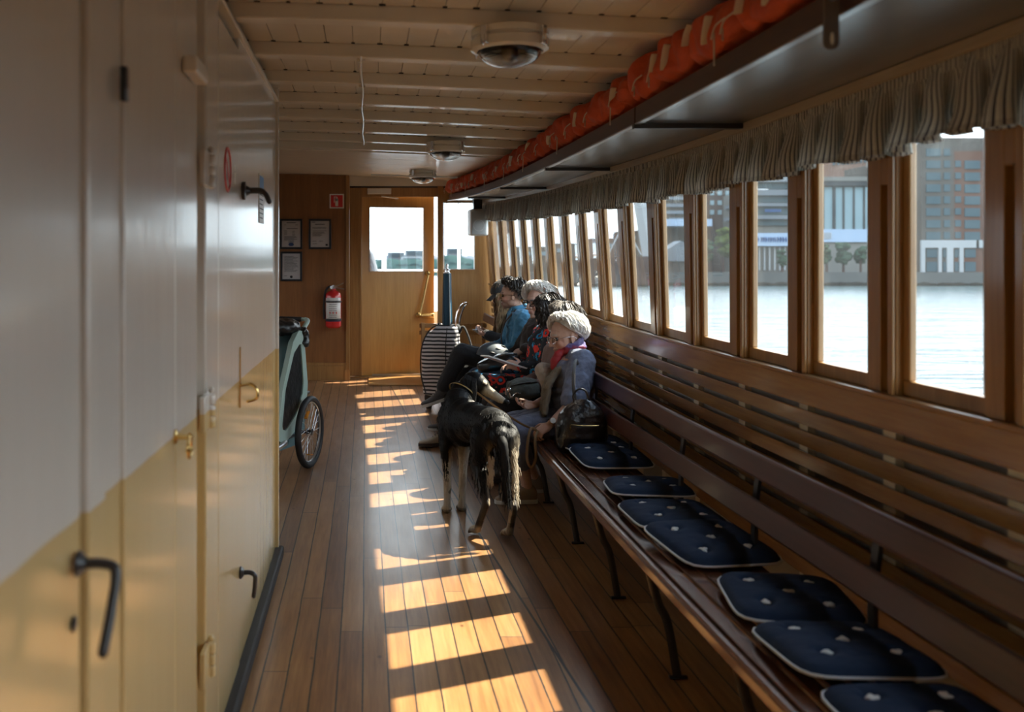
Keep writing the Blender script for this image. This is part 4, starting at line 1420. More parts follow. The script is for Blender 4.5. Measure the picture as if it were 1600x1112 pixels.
HR = (.098, .078, .112)
def head(b, c, R, k=1., jaw=1., nose=1.):
    def E(x, y, z, rx, ry, rz, rot=None):
        b.ell(c+R @ Vector((x*k, y*k, z*k)), (rx*k, ry*k, rz*k), (R @ rot) if rot is not None else R, 16, 12)
    E(-.010, 0, .038, .095, .074, .082)
    E(.020, 0, -.012, .066, .066, .088)
    E(.030, 0, -.068, .050*jaw, .048, .036)
    E(.062, 0, -.094, .020, .022, .016)
    E(.062, 0, .030, .030, .052, .026)
    for s in (-1, 1):
        E(.056, s*.034, -.026, .026, .024, .028)
        E(.078, s*.024, .024, .010, .022, .008)
        E(-.006, s*.075, -.006, .017, .007, .030, Euler((0, -.25, s*.25)).to_matrix())
        E(.090, s*.009, -.031, .011, .008, .008)
        E(.005, s*.058, -.060, .034, .014, .026)
    P = lambda x, y, z: c+R @ Vector((x*k, y*k, z*k))
    b.tube([P(.080, 0, .024), P(.094*nose, 0, .004), P(.108*nose, 0, -.020), P(.110*nose, 0, -.028)], [.008*k, .0085*k, .010*k, .0095*k], 10, round_ends=True)
    E(.083, 0, -.055, .013, .024, .0065)
    E(.080, 0, -.066, .013, .021, .0075)
    E(.074, 0, -.046, .014, .020, .010)
    E(.068, 0, -.082, .014, .020, .010)

def hairdo(b, c, R, n, seed, th_f=.75, th_s=1.75, th_b=2.1, drop=0., puff=.012, r0=.008, curl=0., k=1., part=0., wave=0., fwd=0., dropf=None, side_clear=.9):
    """locks that start near the crown and run down over the skull"""
    rnd = random.Random(seed)
    # closed scalp of hair below the locks, an ellipsoid shell clipped by the hairline
    ctr = Vector((-.012, 0, .034))
    rad = Vector((.098, .079, .087))
    def pt(th, ph, off):
        return ctr+Vector((math.sin(th)*math.cos(ph)*(rad.x+off), math.sin(th)*math.sin(ph)*(rad.y+off), math.cos(th)*(rad.z+off)))
    def lim(ph):
        a = abs(((ph+PI) % (2*PI))-PI)      # 0 front, pi back
        if a < .75: return th_f+.12*math.sin(a*2)
        if a < 1.6: return th_f+(th_s-th_f)*min(1, (a-.75)/side_clear)
        return th_s+(th_b-th_s)*min(1, (a-1.6)/.9)
    # scalp
    nph = 40; rings = []
    for i in range(10):
        rg = []
        for j in range(nph):
            ph = 2*PI*j/nph
            th = lim(ph)*(i+.02)/9.
            rg.append(c+R @ (pt(th, ph, puff*.55*min(1, i/2.+.5))*k))
        rings.append(rg)
    b.ring_sweep(rings)
    for q in range(n):
        ph0 = rnd.uniform(-PI, PI)
        L = lim(ph0)
        t0 = rnd.uniform(.02, .75)*L
        pts = []; m_ = 7
        sw = rnd.uniform(-.25, .25)+part
        of = puff*rnd.uniform(.5, 1.15)
        for i in range(m_):
            f = i/(m_-1)
            th = t0+(L*1.04-t0)*f
            ph = ph0+sw*math.sin(f*1.6)*(1.0 if th > .5 else 1.6)
            o_ = of*(1+.6*math.sin(f*PI))
            p = pt(th, ph, o_)
            if curl:
                p += Vector((rnd.gauss(0, 1), rnd.gauss(0, 1), rnd.gauss(0, 1)))*curl
            pts.append(p)
        a = abs(((ph0+PI) % (2*PI))-PI)
        dr = drop if a > 1.0 else (dropf if dropf is not None else 0)
        P = [c+R @ (p*k) for p in pts]
        if dr:
            out = (P[-1]-c); out.z = 0; out.normalize()
            e = P[-1]; amt = dr*rnd.uniform(.75, 1.05); w0 = rnd.uniform(0, 6)
            for i in range(1, 7):
                f = i/6
                P.append(e+Vector((0, 0, -amt*f))+out*(.012*math.sin(f*3)-.02*f)+Vector((math.sin(w0+f*9), math.cos(w0+f*8), 0))*(.004+wave))
        rr = [r0*(.75+.35*math.sin(PI*min(1, .15+i/(len(P)-1)*.85))) for i in range(len(P))]
        rr[-1] = r0*.2; rr[0] = r0*.5
        b.tube(P, rr, 5)

def shoe(b, ank, toe, floor_z=None, w_=.046, k=1.):
    """ankle joint and direction of the toe; built sole down"""
    ank = Vector(ank); d = Vector(toe)-ank
    dh_ = d.normalized()
    up = Vector((0, 0, 1)); up = (up-dh_*up.dot(dh_)).normalized()
    sd = up.cross(dh_)
    def P(f, s, h): return ank+dh_*f*k+sd*s*k+up*h*k
    rings = []
    for f, hw, zt, zb in ((-.062, .012, -.03, -.070), (-.056, .028, -.005, -.082), (-.03, .036, .025, -.084), (.0, .037, .030, -.084), (.04, .037, .012, -.084),
                          (.09, .043, -.025, -.084), (.13, .046, -.042, -.084), (.165, .043, -.046, -.082), (.19, .034, -.052, -.081), (.204, .018, -.060, -.078)):
        rg = []
        for j in range(14):
            a = 2*PI*j/14
            s_, z_ = math.cos(a), math.sin(a)
            s_ = math.copysign(abs(s_)**.7, s_); z_ = math.copysign(abs(z_)**.8, z_)
            rg.append(P(f, hw*s_, (zt+zb)/2+(zt-zb)/2*z_))
        rings.append(rg)
    b.ring_sweep(rings)
def sole(b, ank, toe, k=1.):
    ank = Vector(ank); d = Vector(toe)-ank
    dh_ = d.normalized()
    up = Vector((0, 0, 1)); up = (up-dh_*up.dot(dh_)).normalized()
    sd = up.cross(dh_)
    out = [(-.066, 0), (-.06, .026), (-.03, .038), (.04, .038), (.10, .046), (.15, .047), (.185, .036), (.207, .012)]
    poly = out+[(f, -s) for f, s in reversed(out[1:])]
    b.prism(poly, -.094, -.070, lambda u, v, w_: ank+dh_*u*k+sd*v*k+up*w_*k)

def person(name_loc, rz, label, J, skin=(.60, .37, .27), hk=1., skin_legs=True, lip=(.45, .17, .14), brow=(.12, .08, .06), jaw=1., seat=.43, stubble=0., nose=1.):
    """J: joints in the figure's own frame (x forward, y left, z up from the deck)"""
    g = Vector(name_loc)
    root = empty('person', g, rz, label, 'person')
    V = {k_: Vector(v) for k_, v in J.items() if isinstance(v, tuple) and len(v) == 3 and not isinstance(v[0], tuple)}
    hc = V['head']; yaw, pitch, roll = J['hrot']
    R = Euler((roll, pitch, yaw), 'XYZ').to_matrix()
    b = MB()
    pel = V['pelvis']; che = V['chest']; nb = V['neck']
    head(b, hc, R, hk, jaw, nose)
    cap(b, hc+R @ Vector((-.02, 0, -.045))*hk, nb+Vector((0, 0, .0)), .052*hk, .058, 14)
    b.tube(spline([pel-Vector((0, 0, .06)), pel+(che-pel)*.4, che, nb-Vector((0, 0, .035))], 4), [(.155, .11)]*2+[(.15, .105)]*3+[(.135, .098)]*4+[(.15, .10)]*3+[(.10, .07)], 20, up=(1, 0, 0), round_ends=False)
    for s in 'LR':
        sh_, el, wr = V['sh'+s], V['el'+s], V['wr'+s]
        cap(b, nb-Vector((0, 0, .045)), sh_, .05, .052)
        cap(b, sh_, el, .050, .038)
        cap(b, el, wr, .037, .024)
        hd = J['hand'+s]
        hand(b, wr, hd[0], hd[1], s == 'L', hd[2], 0, .95 if len(hd) < 4 else hd[3])
        hp = pel+Vector((0, .085 if s == 'L' else -.085, -.02))
        kn, an = V['kn'+s], V['an'+s]
        cap(b, hp, kn, .080, .055)
        cap(b, kn, an, .052, .034)
        fd_ = (V['toe'+s]-an).normalized(); fu_ = Vector((0, 0, 1)); fu_ = (fu_-fd_*fu_.dot(fd_)).normalized()
        cap(b, an-fu_*.02, an+fd_*.115-fu_*.055, .026, .018)
    o = b.build('body', M['skin'], root, None, local=True, voxel=.0048, sm=3)
    Ri = R.inverted()
    def col(p, nrm):
        q = Ri @ (p-hc)/hk
        c = Vector(skin)
        if abs(q.y) < .022 and -.0715 < q.z < -.0515 and q.x > .080: c = c*.45+Vector(lip)*.55
        elif q.x > .070 and .026 < q.z < .038 and .010 < abs(q.y) < .046 and q.length < .13: c = Vector(brow)*.6+c*.4
        elif q.length < .16 and q.x > .04 and -.05 < q.z < .0 and abs(q.y) > .02: c = Vector((c.x*1.05, c.y*.90, c.z*.88))
        if stubble and q.length < .16 and q.z < -.03 and q.x > -.02: c = c*(1-stubble)
        return c
    paint(o, col)
    for s in (1, -1):
        e = MB(); e.ell(hc+R @ Vector((.0765, s*.031, .008))*hk, (.0125*hk,)*3, R, 12, 8)
        eo = e.build('eye', M['eye'], root, None, local=True)
    return root, V, R, hc, hk
def glasses(root, hc, R, hk, mat, lens=None, thick=.0028, w_=.026, h_=.02):
    b = MB()
    def P(x, y, z): return hc+R @ Vector((x, y, z))*hk
    for s in (1, -1):
        pts = []
        for i in range(21):
            a = 2*PI*i/20
            ca, sa = math.cos(a), math.sin(a)
            pts.append(P(.104-.010*abs(ca), s*.033+w_*math.copysign(abs(ca)**.7, ca), .006+h_*math.copysign(abs(sa)**.8, sa)))
        b.tube(pts, thick*hk, 6)
        b.tube([P(.097, s*.060, .010), P(.04, s*.079, .012), P(-.012, s*.081, .006), P(-.03, s*.080, -.012)], thick*.8*hk, 6)
    b.tube([P(.104, .008, .010), P(.108, 0, .013), P(.104, -.008, .010)], thick*hk, 6)
    g = b.build('glasses', mat, root, None, local=True)
    if lens:
        for s in (1, -1):
            l = MB(); l.ell(P(.101, s*.033, .006), (.0012*hk, w_*.95*hk, h_*.95*hk), R, 16, 10)
            l.build('lens', lens, g, None, local=True)
    return g
def top(root, V, mat, name='shirt', infl=.016, sleeve=1., disp=(.06, .016), hip=True, collar=None, wide=0., vox=.0065, sl=(.062, .05, .038)):
    b = MB()
    pel, che, nb = V['pelvis'], V['chest'], V['neck']
    i_ = infl
    b.tube(spline([pel-Vector((-.01, 0, .07)), pel+(che-pel)*.4, che, nb-Vector((0, 0, .022))], 4),
           [(.165+i_+wide, .12+i_)]*2+[(.158+i_+wide, .115+i_)]*3+[(.142+i_, .105+i_)]*4+[(.155+i_, .105+i_)]*2+[(.115+i_, .08+i_), (.065+i_*.5, .060+i_*.5)], 22, up=(1, 0, 0))
    for s in 'LR':
        sh_, el, wr = V['sh'+s], V['el'+s], V['wr'+s]
        cap(b, nb-Vector((0, 0, .055)), sh_, .052+i_, .054+i_)
        if sleeve > 0: cap(b, sh_, sh_.lerp(el, min(1, sleeve)), sl[0]+i_*.6, sl[1]+i_*.7)
        if sleeve > 1: cap(b, el, el.lerp(wr, sleeve-1), sl[1]+i_*.6, sl[2]+i_*.5)
    # a few real folds across the elbow and waist
    rnd = random.Random(int(pel.x*1000)+len(name))
    for q in range(7):
        t = .15+.1*q; p = pel.lerp(che, t)
        s_ = 1 if q % 2 else -1
        b.tube(spline([p+Vector((.02, s_*(.165+i_), .01)), p+Vector((.095+i_, s_*.10, -.012+.02*rnd.random())), p+Vector((.118+i_, s_*.02, .02*rnd.random()))], 4), [.004, .008, .010, .011, .011, .010, .009, .007, .003], 6)
    for s in 'LR':
        if sleeve > .8:
            el = V['el'+s]; sh_ = V['sh'+s]
            for q in range(3):
                p = el.lerp(sh_, .08+.13*q); d = (sh_-el).normalized(); o1 = d.orthogonal().normalized(); o2 = d.cross(o1)
                b.tube([p+(o1*math.cos(a)+o2*math.sin(a))*(sl[1]+i_*.5+.004*math.sin(3*a+q))+d*.012*math.sin(a+q) for a in [2*PI*i/14 for i in range(15)]], .0065, 6)
    return b.build(name, mat, root, None, local=True, voxel=vox, sm=4, disp=disp)
def trousers(root, V, mat, name='trousers', infl=.014, disp=(.07, .014), to=.93, flare=.0):
    b = MB(); pel = V['pelvis']
    b.tube([pel-Vector((0, 0, .08)), pel, pel+Vector((0, 0, .10))], [(.175, .125), (.175, .128), (.16, .118)], 20, up=(1, 0, 0), round_ends=True)
    for s in 'LR':
        hp = pel+Vector((0, .085 if s == 'L' else -.085, -.02)); kn, an = V['kn'+s], V['an'+s]
        cap(b, hp, kn, .088+infl, .062+infl)
        cap(b, kn, kn.lerp(an, to), .060+infl, .044+infl+flare)
    return b.build(name, mat, root, None, local=True, voxel=.0075, sm=4, disp=disp)
def footwear(root, V, mat, solem, k=1.):
    for s in 'LR':
        b = MB(); shoe(b, V['an'+s], V['toe'+s], k=k)
        sh_ = b.build('shoe', mat, root, None, local=True, subd=1, auto=0)
        b = MB(); sole(b, V['an'+s], V['toe'+s], k)
        b.build('sole', solem, sh_, None, local=True)
        b = MB(); a = V['an'+s]; d = (V['toe'+s]-a).normalized()
        up = Vector((0, 0, 1)); up = (up-d*up.dot(d)).normalized(); sd = up.cross(d)
        for q in range(4):
            p = a+d*(.035+.018*q)*k+up*(.020-.014*q)*k
            b.tube([p-sd*.020*k+up*-.006, p+up*.004, p+sd*.020*k+up*-.006], .0028, 5)
        b.build('laces', solem, sh_, None, local=True)

def base(x, y): return (x, y, rise(y))
Pi = PI
M['denim_dress'] = cloth('faded_blue_denim', (.145, .165, .24))
M['mauve'] = cloth('mauve_knit', (.20, .125, .11), bscale=120)
M['brown_jacket'] = cloth('dark_brown_jacket', (.035, .024, .018))
M['blue_shirt'] = cloth('blue_cotton_shirt', (.075, .25, .41), .25)
M['black_cloth'] = cloth('black_cloth', (.012, .012, .014))
M['jeans'] = cloth('dark_blue_jeans', (.014, .03, .06))
M['beige_cloth'] = cloth('beige_jersey', (.36, .29, .23), bscale=60)
M['taupe'] = cloth('taupe_scarf', (.17, .14, .10))
M['white_sole'] = plain('white_rubber_sole', (.58, .56, .52), .6)
M['tan_shoe'] = cloth('tan_canvas', (.26, .19, .13))
M['grey_shoe'] = cloth('grey_canvas', (.075, .07, .068))
M['pale_shoe'] = cloth('pale_leather_shoe', (.42, .37, .29), bscale=12)
M['dark_sole'] = plain('dark_sole', (.04, .03, .025), .7)

# ---- 1 woman with short white hair, nearest
root, V, R, hc, hk = person(base(1.291, 6.25), Pi, 'seated person with short white hair, thin glasses and faded blue denim dress, nearest',
    dict(head=(.035, .005, 1.035), hrot=(.22, .22, 0), pelvis=(0, 0, .545), chest=(-.005, .02, .80), neck=(-.005, .01, .955),
         shL=(-.03, .175, .895), elL=(.055, .285, .655), wrL=(.195, .325, .535), handL=((.75, .1, -.45), (.35, .5, .8), .55),
         shR=(.0, -.17, .90), elR=(.04, -.22, .66), wrR=(.235, .02, .612), handR=((.95, .32, -.08), (.1, -.35, -.93), .45),
         knL=(.375, .13, .47), anL=(.285, .04, .098), toeL=(.49, .06, .098), knR=(.37, -.10, .47), anR=(.19, -.26, .098), toeR=(.39, -.26, .098)),
    skin=(.58, .35, .26), hk=1.06, brow=(.5, .45, .4))
p1 = root
b = MB(); hairdo(b, hc, R, 900, 1, th_f=.60, th_s=1.50, th_b=2.2, drop=0, puff=.024, r0=.0034, curl=.0012, k=hk, part=.35, side_clear=.75)
b.build('hair', M['hair_white'], root, None, local=True)
glasses(root, hc, R, hk, M['chrome'], M['clear'], .0016, .025, .019)
# dress: shirt part and skirt to mid shin
top(root, V, M['denim_dress'], 'dress_bodice', .024, .93, (.055, .026), wide=.01, sl=(.066, .060, .04))
b = MB(); pel = V['pelvis']
b.tube([pel-Vector((0, 0, .09)), pel, pel+Vector((0, 0, .10))], [(.19, .13), (.19, .135), (.17, .125)], 20, up=(1, 0, 0), round_ends=True)
for s in 'LR':
    hp = pel+Vector((0, .085 if s == 'L' else -.085, -.01)); kn, an = V['kn'+s], V['an'+s]
    cap(b, hp, kn, .100, .078)
    cap(b, kn, kn.lerp(an, .50), .078, .078)
cap(b, pel+Vector((.08, 0, -.0)), (V['knL']+V['knR'])/2, .09, .07)
cap(b, (V['knL']+V['knR'])/2, (V['knL']+V['knR']+V['anL']+V['anR'])/4+Vector((0, 0, .02)), .08, .085)
b.build('skirt', M['denim_dress'], root, None, local=True, voxel=.007, sm=4, disp=(.06, .024))
M['tan_shoe_mat'] = M['tan_shoe']
footwear(root, V, M['tan_shoe'], M['white_sole'])
# collar scarf: red and violet round the neck, beige end hanging in front
def scarf_mat():
    m = N('red_violet_scarf')
    v = m.coord()
    f = m.noise(v, 22, 2)
    sp = m.n('ShaderNodeSeparateXYZ'); m.t.links.new(v, sp.inputs[0])
    f = m.math('ADD', m.math('MULTIPLY', f, .5), m.math('MULTIPLY', m.math('SUBTRACT', sp.outputs[2], .955), 4.5))
    c = m.ramp(f, [(.22, (.30, .014, .016)), (.34, (.20, .02, .045)), (.40, (.09, .06, .20)), (.50, (.18, .16, .32))])
    m.bsdf(c, .7, 0, m.bump(m.noise(v, 40, 3), .4, .006), 0)
    return m.m
M['scarf'] = scarf_mat()
b = MB(); nb = V['neck']
for q in range(3):
    pts = [nb+Vector((math.cos(a)*(.064+.008*q)+.008, math.sin(a)*(.066+.008*q), .045-.018*q-.018*math.cos(a)+.008*math.sin(3*a+q))) for a in [2*PI*i/20 for i in range(21)]]
    b.tube(pts, .014, 8)
b.tube(spline([nb+Vector((.07, .03, .0)), nb+Vector((.115, .05, -.05)), nb+Vector((.135, .05, -.12))], 5), [.018, .024, .028, .030, .030, .028, .028, .027, .025, .022, .012], 10)
b.build('neck_scarf', M['scarf'], root, None, local=True, voxel=.006, sm=2, disp=(.03, .012))
b = MB()
for q, (dy, r_) in enumerate(((.01, .040), (.065, .046), (.11, .036))):
    b.tube(spline([nb+Vector((.10, dy, -.10)), nb+Vector((.165, dy+.0, -.20)), nb+Vector((.185, dy+.02, -.30)), nb+Vector((.205, dy+.045, -.385))], 5), [(r_*.7, r_*.45)]*4+[(r_, r_*.55)]*8+[(r_*1.1, r_*.5)]*4, 10, up=(1, 0, 0), round_ends=True)
b.build('hanging_shawl', M['taupe'], root, None, local=True, voxel=.006, sm=3, disp=(.035, .018))
b = MB()
cap(b, nb+Vector((.11, -.05, -.13)), nb+Vector((.185, -.02, -.13)), .04, .050)
cap(b, nb+Vector((.185, -.02, -.13)), nb+Vector((.15, .0, -.26)), .048, .032)
b.build('bunched_cardigan', M['beige_cloth'], root, None, local=True, voxel=.006, sm=3, disp=(.05, .02))
# watch
b = MB(); wl_, wf_ = V['wrL'], Vector((.75, .1, -.45)).normalized()
ax = (V['wrL']-V['elL']).normalized(); c0 = V['wrL']-ax*.02
o1 = Vector((.1, .9, .4)); o1 = (o1-ax*o1.dot(ax)).normalized(); o2 = ax.cross(o1)
b.tube([c0+(o1*math.cos(a)+o2*math.sin(a)*.9)*.030 for a in [2*PI*i/20 for i in range(21)]], [(.008, .002)]*21, 6)
wt = b.build('watch_strap', M['black_plastic'], root, None, local=True)
b = MB(); b.lathe([(0, 0), (.018, 0), (.020, .003), (.018, .008), (0, .008)], c0+o1*.029, o1, 24)
wc = b.build('watch_case', M['brass'], wt, None, local=True)
b = MB(); b.lathe([(0, .0), (.017, 0), (.017, .0015), (0, .0015)], c0+o1*.0375, o1, 24); b.build('watch_face', M['white'], wt, None, local=True)
# leash loop held in the left hand, runs to the dog's collar: a thing of its own (added with the dog)
P1HAND = WM[root] @ (V['wrL']+wf_*.08)

# ---- 2 person in mauve sweater, mostly hidden
root, V, R, hc, hk = person(base(1.309, 6.88), Pi, 'seated person with grey brown hair and mauve sweater, mostly hidden behind the white haired neighbour',
    dict(head=(-.06, .0, 1.07), hrot=(-.35, .12, 0), pelvis=(0, 0, .545), chest=(-.03, .03, .81), neck=(-.06, .01, .985),
         shL=(-.075, .185, .93), elL=(.0, .24, .68), wrL=(.22, .12, .63), handL=((1, -.3, -.05), (0, .1, 1), .5),
         shR=(-.06, -.17, .93), elR=(.02, -.22, .68), wrR=(.23, -.10, .63), handR=((1, .3, -.05), (0, -.1, 1), .5),
         knL=(.42, .13, .50), anL=(.36, .10, .098), toeL=(.56, .12, .098), knR=(.43, -.10, .50), anR=(.34, -.12, .098), toeR=(.54, -.12, .098)),
    skin=(.58, .36, .27), brow=(.2, .16, .13))
b = MB(); hairdo(b, hc, R, 750, 2, th_f=.8, th_s=2.0, th_b=2.3, drop=.06, puff=.026, r0=.0042, k=1.02, curl=.003)
b.build('hair', M['hair_grey'], root, None, local=True)
top(root, V, M['mauve'], 'sweater', .026, 1.9, (.08, .014), wide=.01)
trousers(root, V, M['black_cloth'])
footwear(root, V, M['grey_shoe'], M['dark_sole'])

# ---- 3 woman in floral dress with long dark hair
def floral():
    m = N('floral_print')
    v = m.coord()
    c = (.008, .009, .014, 1)
    vo = m.n('ShaderNodeTexVoronoi'); m.t.links.new(v, vo.inputs['Vector']); vo.inputs['Scale'].default_value = 13.; vo.inputs['Randomness'].default_value = .9
    d = vo.outputs['Distance']
    hs = m.n('ShaderNodeSeparateColor'); m.t.links.new(vo.outputs['Color'], hs.inputs[0])
    pick = m.math('GREATER_THAN', hs.outputs[0], .48)
    wob = m.math('ADD', d, m.math('MULTIPLY', m.math('SUBTRACT', m.noise(v, 70, 2), .5), .30))
    petal = m.mix(pick, (.72, .035, .02), (.015, .24, .48))
    heart = m.mix(pick, (.03, .30, .55), (.85, .07, .03))
    c1 = m.mix(m.math('LESS_THAN', wob, .46), c, petal)
    c1 = m.mix(m.math('LESS_THAN', wob, .26), c1, (.02, .012, .015))
    c1 = m.mix(m.math('LESS_THAN', wob, .18), c1, heart)
    v2 = m.n('ShaderNodeTexVoronoi'); m.t.links.new(v, v2.inputs['Vector']); v2.inputs['Scale'].default_value = 34.
    h2 = m.n('ShaderNodeSeparateColor'); m.t.links.new(v2.outputs['Color'], h2.inputs[0])
    leaf = m.math('MULTIPLY', m.math('LESS_THAN', v2.outputs['Distance'], .30), m.math('GREATER_THAN', h2.outputs[1], .45))
    outside = m.math('GREATER_THAN', wob, .50)
    lc = m.mix(h2.outputs[0], (.02, .17, .15), (.62, .06, .02))
    c1 = m.mix(m.math('MULTIPLY', leaf, outside), c1, lc)
    m.bsdf(c1, .8, 0, m.bump(m.noise(v, 24, 3), .4, .01), 0)
    return m.m
M['floral'] = floral()
root, V, R, hc, hk = person(base(1.318, 7.42), Pi, 'seated person with long dark hair in a black dress with red and blue flowers',
    dict(head=(-.05, 0, 1.105), hrot=(-.55, .28, 0), pelvis=(0, 0, .545), chest=(-.01, .02, .82), neck=(-.03, .01, .995),
         shL=(-.045, .18, .945), elL=(.03, .27, .70), wrL=(.19, .22, .72), handL=((.8, -.25, .25), (.2, .6, .5), .35),
         shR=(-.03, -.18, .94), elR=(.04, -.24, .70), wrR=(.20, -.06, .70), handR=((.8, .3, .1), (.1, -.3, .9), .4),
         knL=(.46, .10, .585), anL=(.44, .10, .16), toeL=(.63, .11, .12), knR=(.45, -.10, .56), anR=(.36, -.10, .098), toeR=(.56, -.11, .098)),
    skin=(.60, .36, .27))
b = MB(); hairdo(b, hc, R, 850, 3, th_f=.85, th_s=2.1, th_b=2.3, drop=.13, puff=.018, r0=.0048, k=1.02, curl=.004, wave=.004)
b.build('hair', M['hair_dark'], root, None, local=True)
top(root, V, M['floral'], 'dress_bodice', .026, 1.92, (.06, .018), wide=.01)
b = MB(); pel = V['pelvis']
b.tube([pel-Vector((0, 0, .09)), pel, pel+Vector((0, 0, .10))], [(.19, .13), (.19, .135), (.17, .125)], 20, up=(1, 0, 0), round_ends=True)
for s in 'LR':
    hp = pel+Vector((0, .085 if s == 'L' else -.085, .0)); kn, an = V['kn'+s], V['an'+s]
    cap(b, hp, kn, .105, .085); cap(b, kn, kn.lerp(an, .55), .08, .075)
cap(b, pel+Vector((.1, 0, .02)), (V['knL']+V['knR'])/2, .09, .08)
cap(b, (V['knL']+V['knR'])/2, (V['knL']+V['knR'])/2-Vector((.03, 0, .2)), .08, .085)
b.build('skirt', M['floral'], root, None, local=True, voxel=.0075, sm=4, disp=(.07, .024))
footwear(root, V, M['grey_shoe'], M['dark_sole'])
M['paper'] = plain('paper', (.66, .64, .66), .7)
pd = empty('folded_paper', (1.0, 7.20, rise(7.2)+.762), math.radians(8), 'folded white papers resting on the flowered lap', 'paper', rot=(math.radians(-4), math.radians(18), math.radians(8)))
b = MB(); b.box(-.16, .14, -.10, .10, 0, .004); b.build('sheet', M['paper'], pd, None, False, local=True)
b = MB(); b.box(-.155, .145, -.098, .102, .0045, .010); b.build('cover', M['white'], pd, None, False, local=True)

# ---- 4 woman with white hair and black glasses
root, V, R, hc, hk = person(base(1.362, 7.98), Pi, 'seated person with wavy white hair, heavy black glasses and dark brown jacket',
    dict(head=(-.02, -.01, 1.145), hrot=(.62, .05, 0), pelvis=(0, 0, .545), chest=(-.01, .0, .84), neck=(-.055, .0, 1.035),
         shL=(-.05, .185, .97), elL=(.02, .29, .74), wrL=(.13, .25, .80), handL=((.75, .1, -.45), (.4, .4, .8), .45),
         shR=(-.04, -.18, .97), elR=(.10, -.26, .72), wrR=(.32, -.16, .66), handR=((.9, .2, -.3), (.2, -.1, .9), .6),
         knL=(.47, .12, .55), anL=(.74, .02, .105), toeL=(.94, .03, .10), knR=(.46, -.12, .55), anR=(.60, -.16, .105), toeR=(.80, -.17, .10)),
    skin=(.56, .34, .26), hk=1.08, brow=(.35, .3, .28), nose=1.02)
b = MB(); hairdo(b, hc, R, 850, 4, th_f=.66, th_s=1.55, th_b=2.2, drop=0, puff=.034, r0=.0045, k=hk, curl=.003, part=.3)
b.build('hair', M['hair_white'], root, None, local=True)
glasses(root, hc, R, hk, M['black_plastic'], M['clear'], .0042, .027, .021)
top(root, V, M['brown_jacket'], 'jacket', .030, 1.9, (.08, .02), wide=.01)
trousers(root, V, M['jeans'])
footwear(root, V, M['pale_shoe'], M['dark_sole'])

# ---- 5 man in blue shirt
root, V, R, hc, hk = person(base(1.315, 8.55), Pi, 'seated person with short dark curly hair, glasses and bright blue shirt, legs crossed',
    dict(head=(.065, .0, 1.170), hrot=(-.05, .04, 0), pelvis=(0, 0, .555), chest=(-.02, .0, .86), neck=(.01, .0, 1.045),
         shL=(-.01, .195, .985), elL=(.05, .25, .74), wrL=(.24, .14, .70), handL=((.9, -.3, -.2), (.2, .3, .9), .45),
         shR=(.0, -.19, .985), elR=(.08, -.24, .74), wrR=(.27, -.08, .71), handR=((.9, .3, -.2), (.2, -.2, .9), .45),
         knL=(.50, .06, .69), anL=(.66, .03, .38), toeL=(.85, .05, .32), knR=(.47, -.12, .51), anR=(.56, -.12, .098), toeR=(.76, -.12, .098)),
    skin=(.60, .37, .28), brow=(.03, .02, .02), stubble=.35, jaw=1.05, nose=1.06)
b = MB(); hairdo(b, hc, R, 800, 5, th_f=.66, th_s=1.35, th_b=2.1, drop=0, puff=.026, r0=.0048, curl=.008, k=1.02, side_clear=.8)
b.build('hair', M['hair_dark'], root, None, local=True)
glasses(root, hc, R, hk, M['brass'], M['clear'], .0018, .023, .017)
top(root, V, M['blue_shirt'], 'shirt', .026, 1.55, (.05, .022))
b = MB(); nb = V['neck']
b.tube([nb+Vector((math.cos(a)*.068, math.sin(a)*.07, .028-.016*math.cos(a))) for a in [2*PI*i/20+.25 for i in range(19)]], [(.008, .020)]*19, 8, up=(0, 0, 1))
for s in (1, -1): b.tube([nb+Vector((.06, s*.035, .02)), nb+Vector((.085, s*.055, -.03))], [(.020, .006), (.006, .004)], 8, up=(1, 0, .4))
b.build('collar', M['blue_shirt'], root, None, local=True)
MB().tube(spline([nb+Vector((.03, .09, .01)), nb+Vector((.12, .06, -.10)), nb+Vector((.15, .05, -.24)), nb+Vector((.12, .10, -.40))], 6), [(.020, .005)]*19, 8, up=(1, 0, 0)).build('bag_strap', M['brown_jacket'], root, None, local=True)
trousers(root, V, M['black_cloth'], infl=.022)
footwear(root, V, M['grey_shoe'], M['white_sole'], 1.08)

# ---- 6 girl with cap
root, V, R, hc, hk = person(base(1.374, 9.22), Pi, 'seated person with dark cap, long fair hair and black top, farthest on the bench',
    dict(head=(.10, .03, 1.13), hrot=(.10, .30, 0), pelvis=(0, 0, .545), chest=(.02, .0, .82), neck=(.055, .02, .985),
         shL=(.02, .165, .93), elL=(.08, .21, .72), wrL=(.26, .10, .77), handL=((.85, -.25, .25), (.1, .3, -.9), .7),
         shR=(.02, -.165, .93), elR=(.09, -.20, .72), wrR=(.26, -.07, .77), handR=((.85, .25, .25), (.1, -.3, -.9), .7),
         knL=(.43, .11, .50), anL=(.40, .10, .098), toeL=(.60, .10, .098), knR=(.43, -.11, .50), anR=(.40, -.11, .098), toeR=(.60, -.11, .098)),
    skin=(.62, .40, .31))
b = MB(); hairdo(b, hc, R, 500, 6, th_f=.95, th_s=2.0, th_b=2.2, drop=.30, puff=.018, r0=.006, wave=.012, k=.98)
for q in range(60):
    r_ = random.Random(q+900); y0 = r_.uniform(-.10, .10); x0 = r_.uniform(-.05, .05)
    s_ = 1 if y0 > 0 else -1
    st = hc+Vector((x0, s_*.082, -.02))
    b.tube([st+Vector((.02*math.sin(f*8+q)+f*.03, s_*.025*f+.01*math.sin(f*9+q), -.36*f)) for f in [i/9. for i in range(10)]], [.008]*8+[.006, .002], 5)
b.build('hair', M['hair_blond'], root, None, local=True)
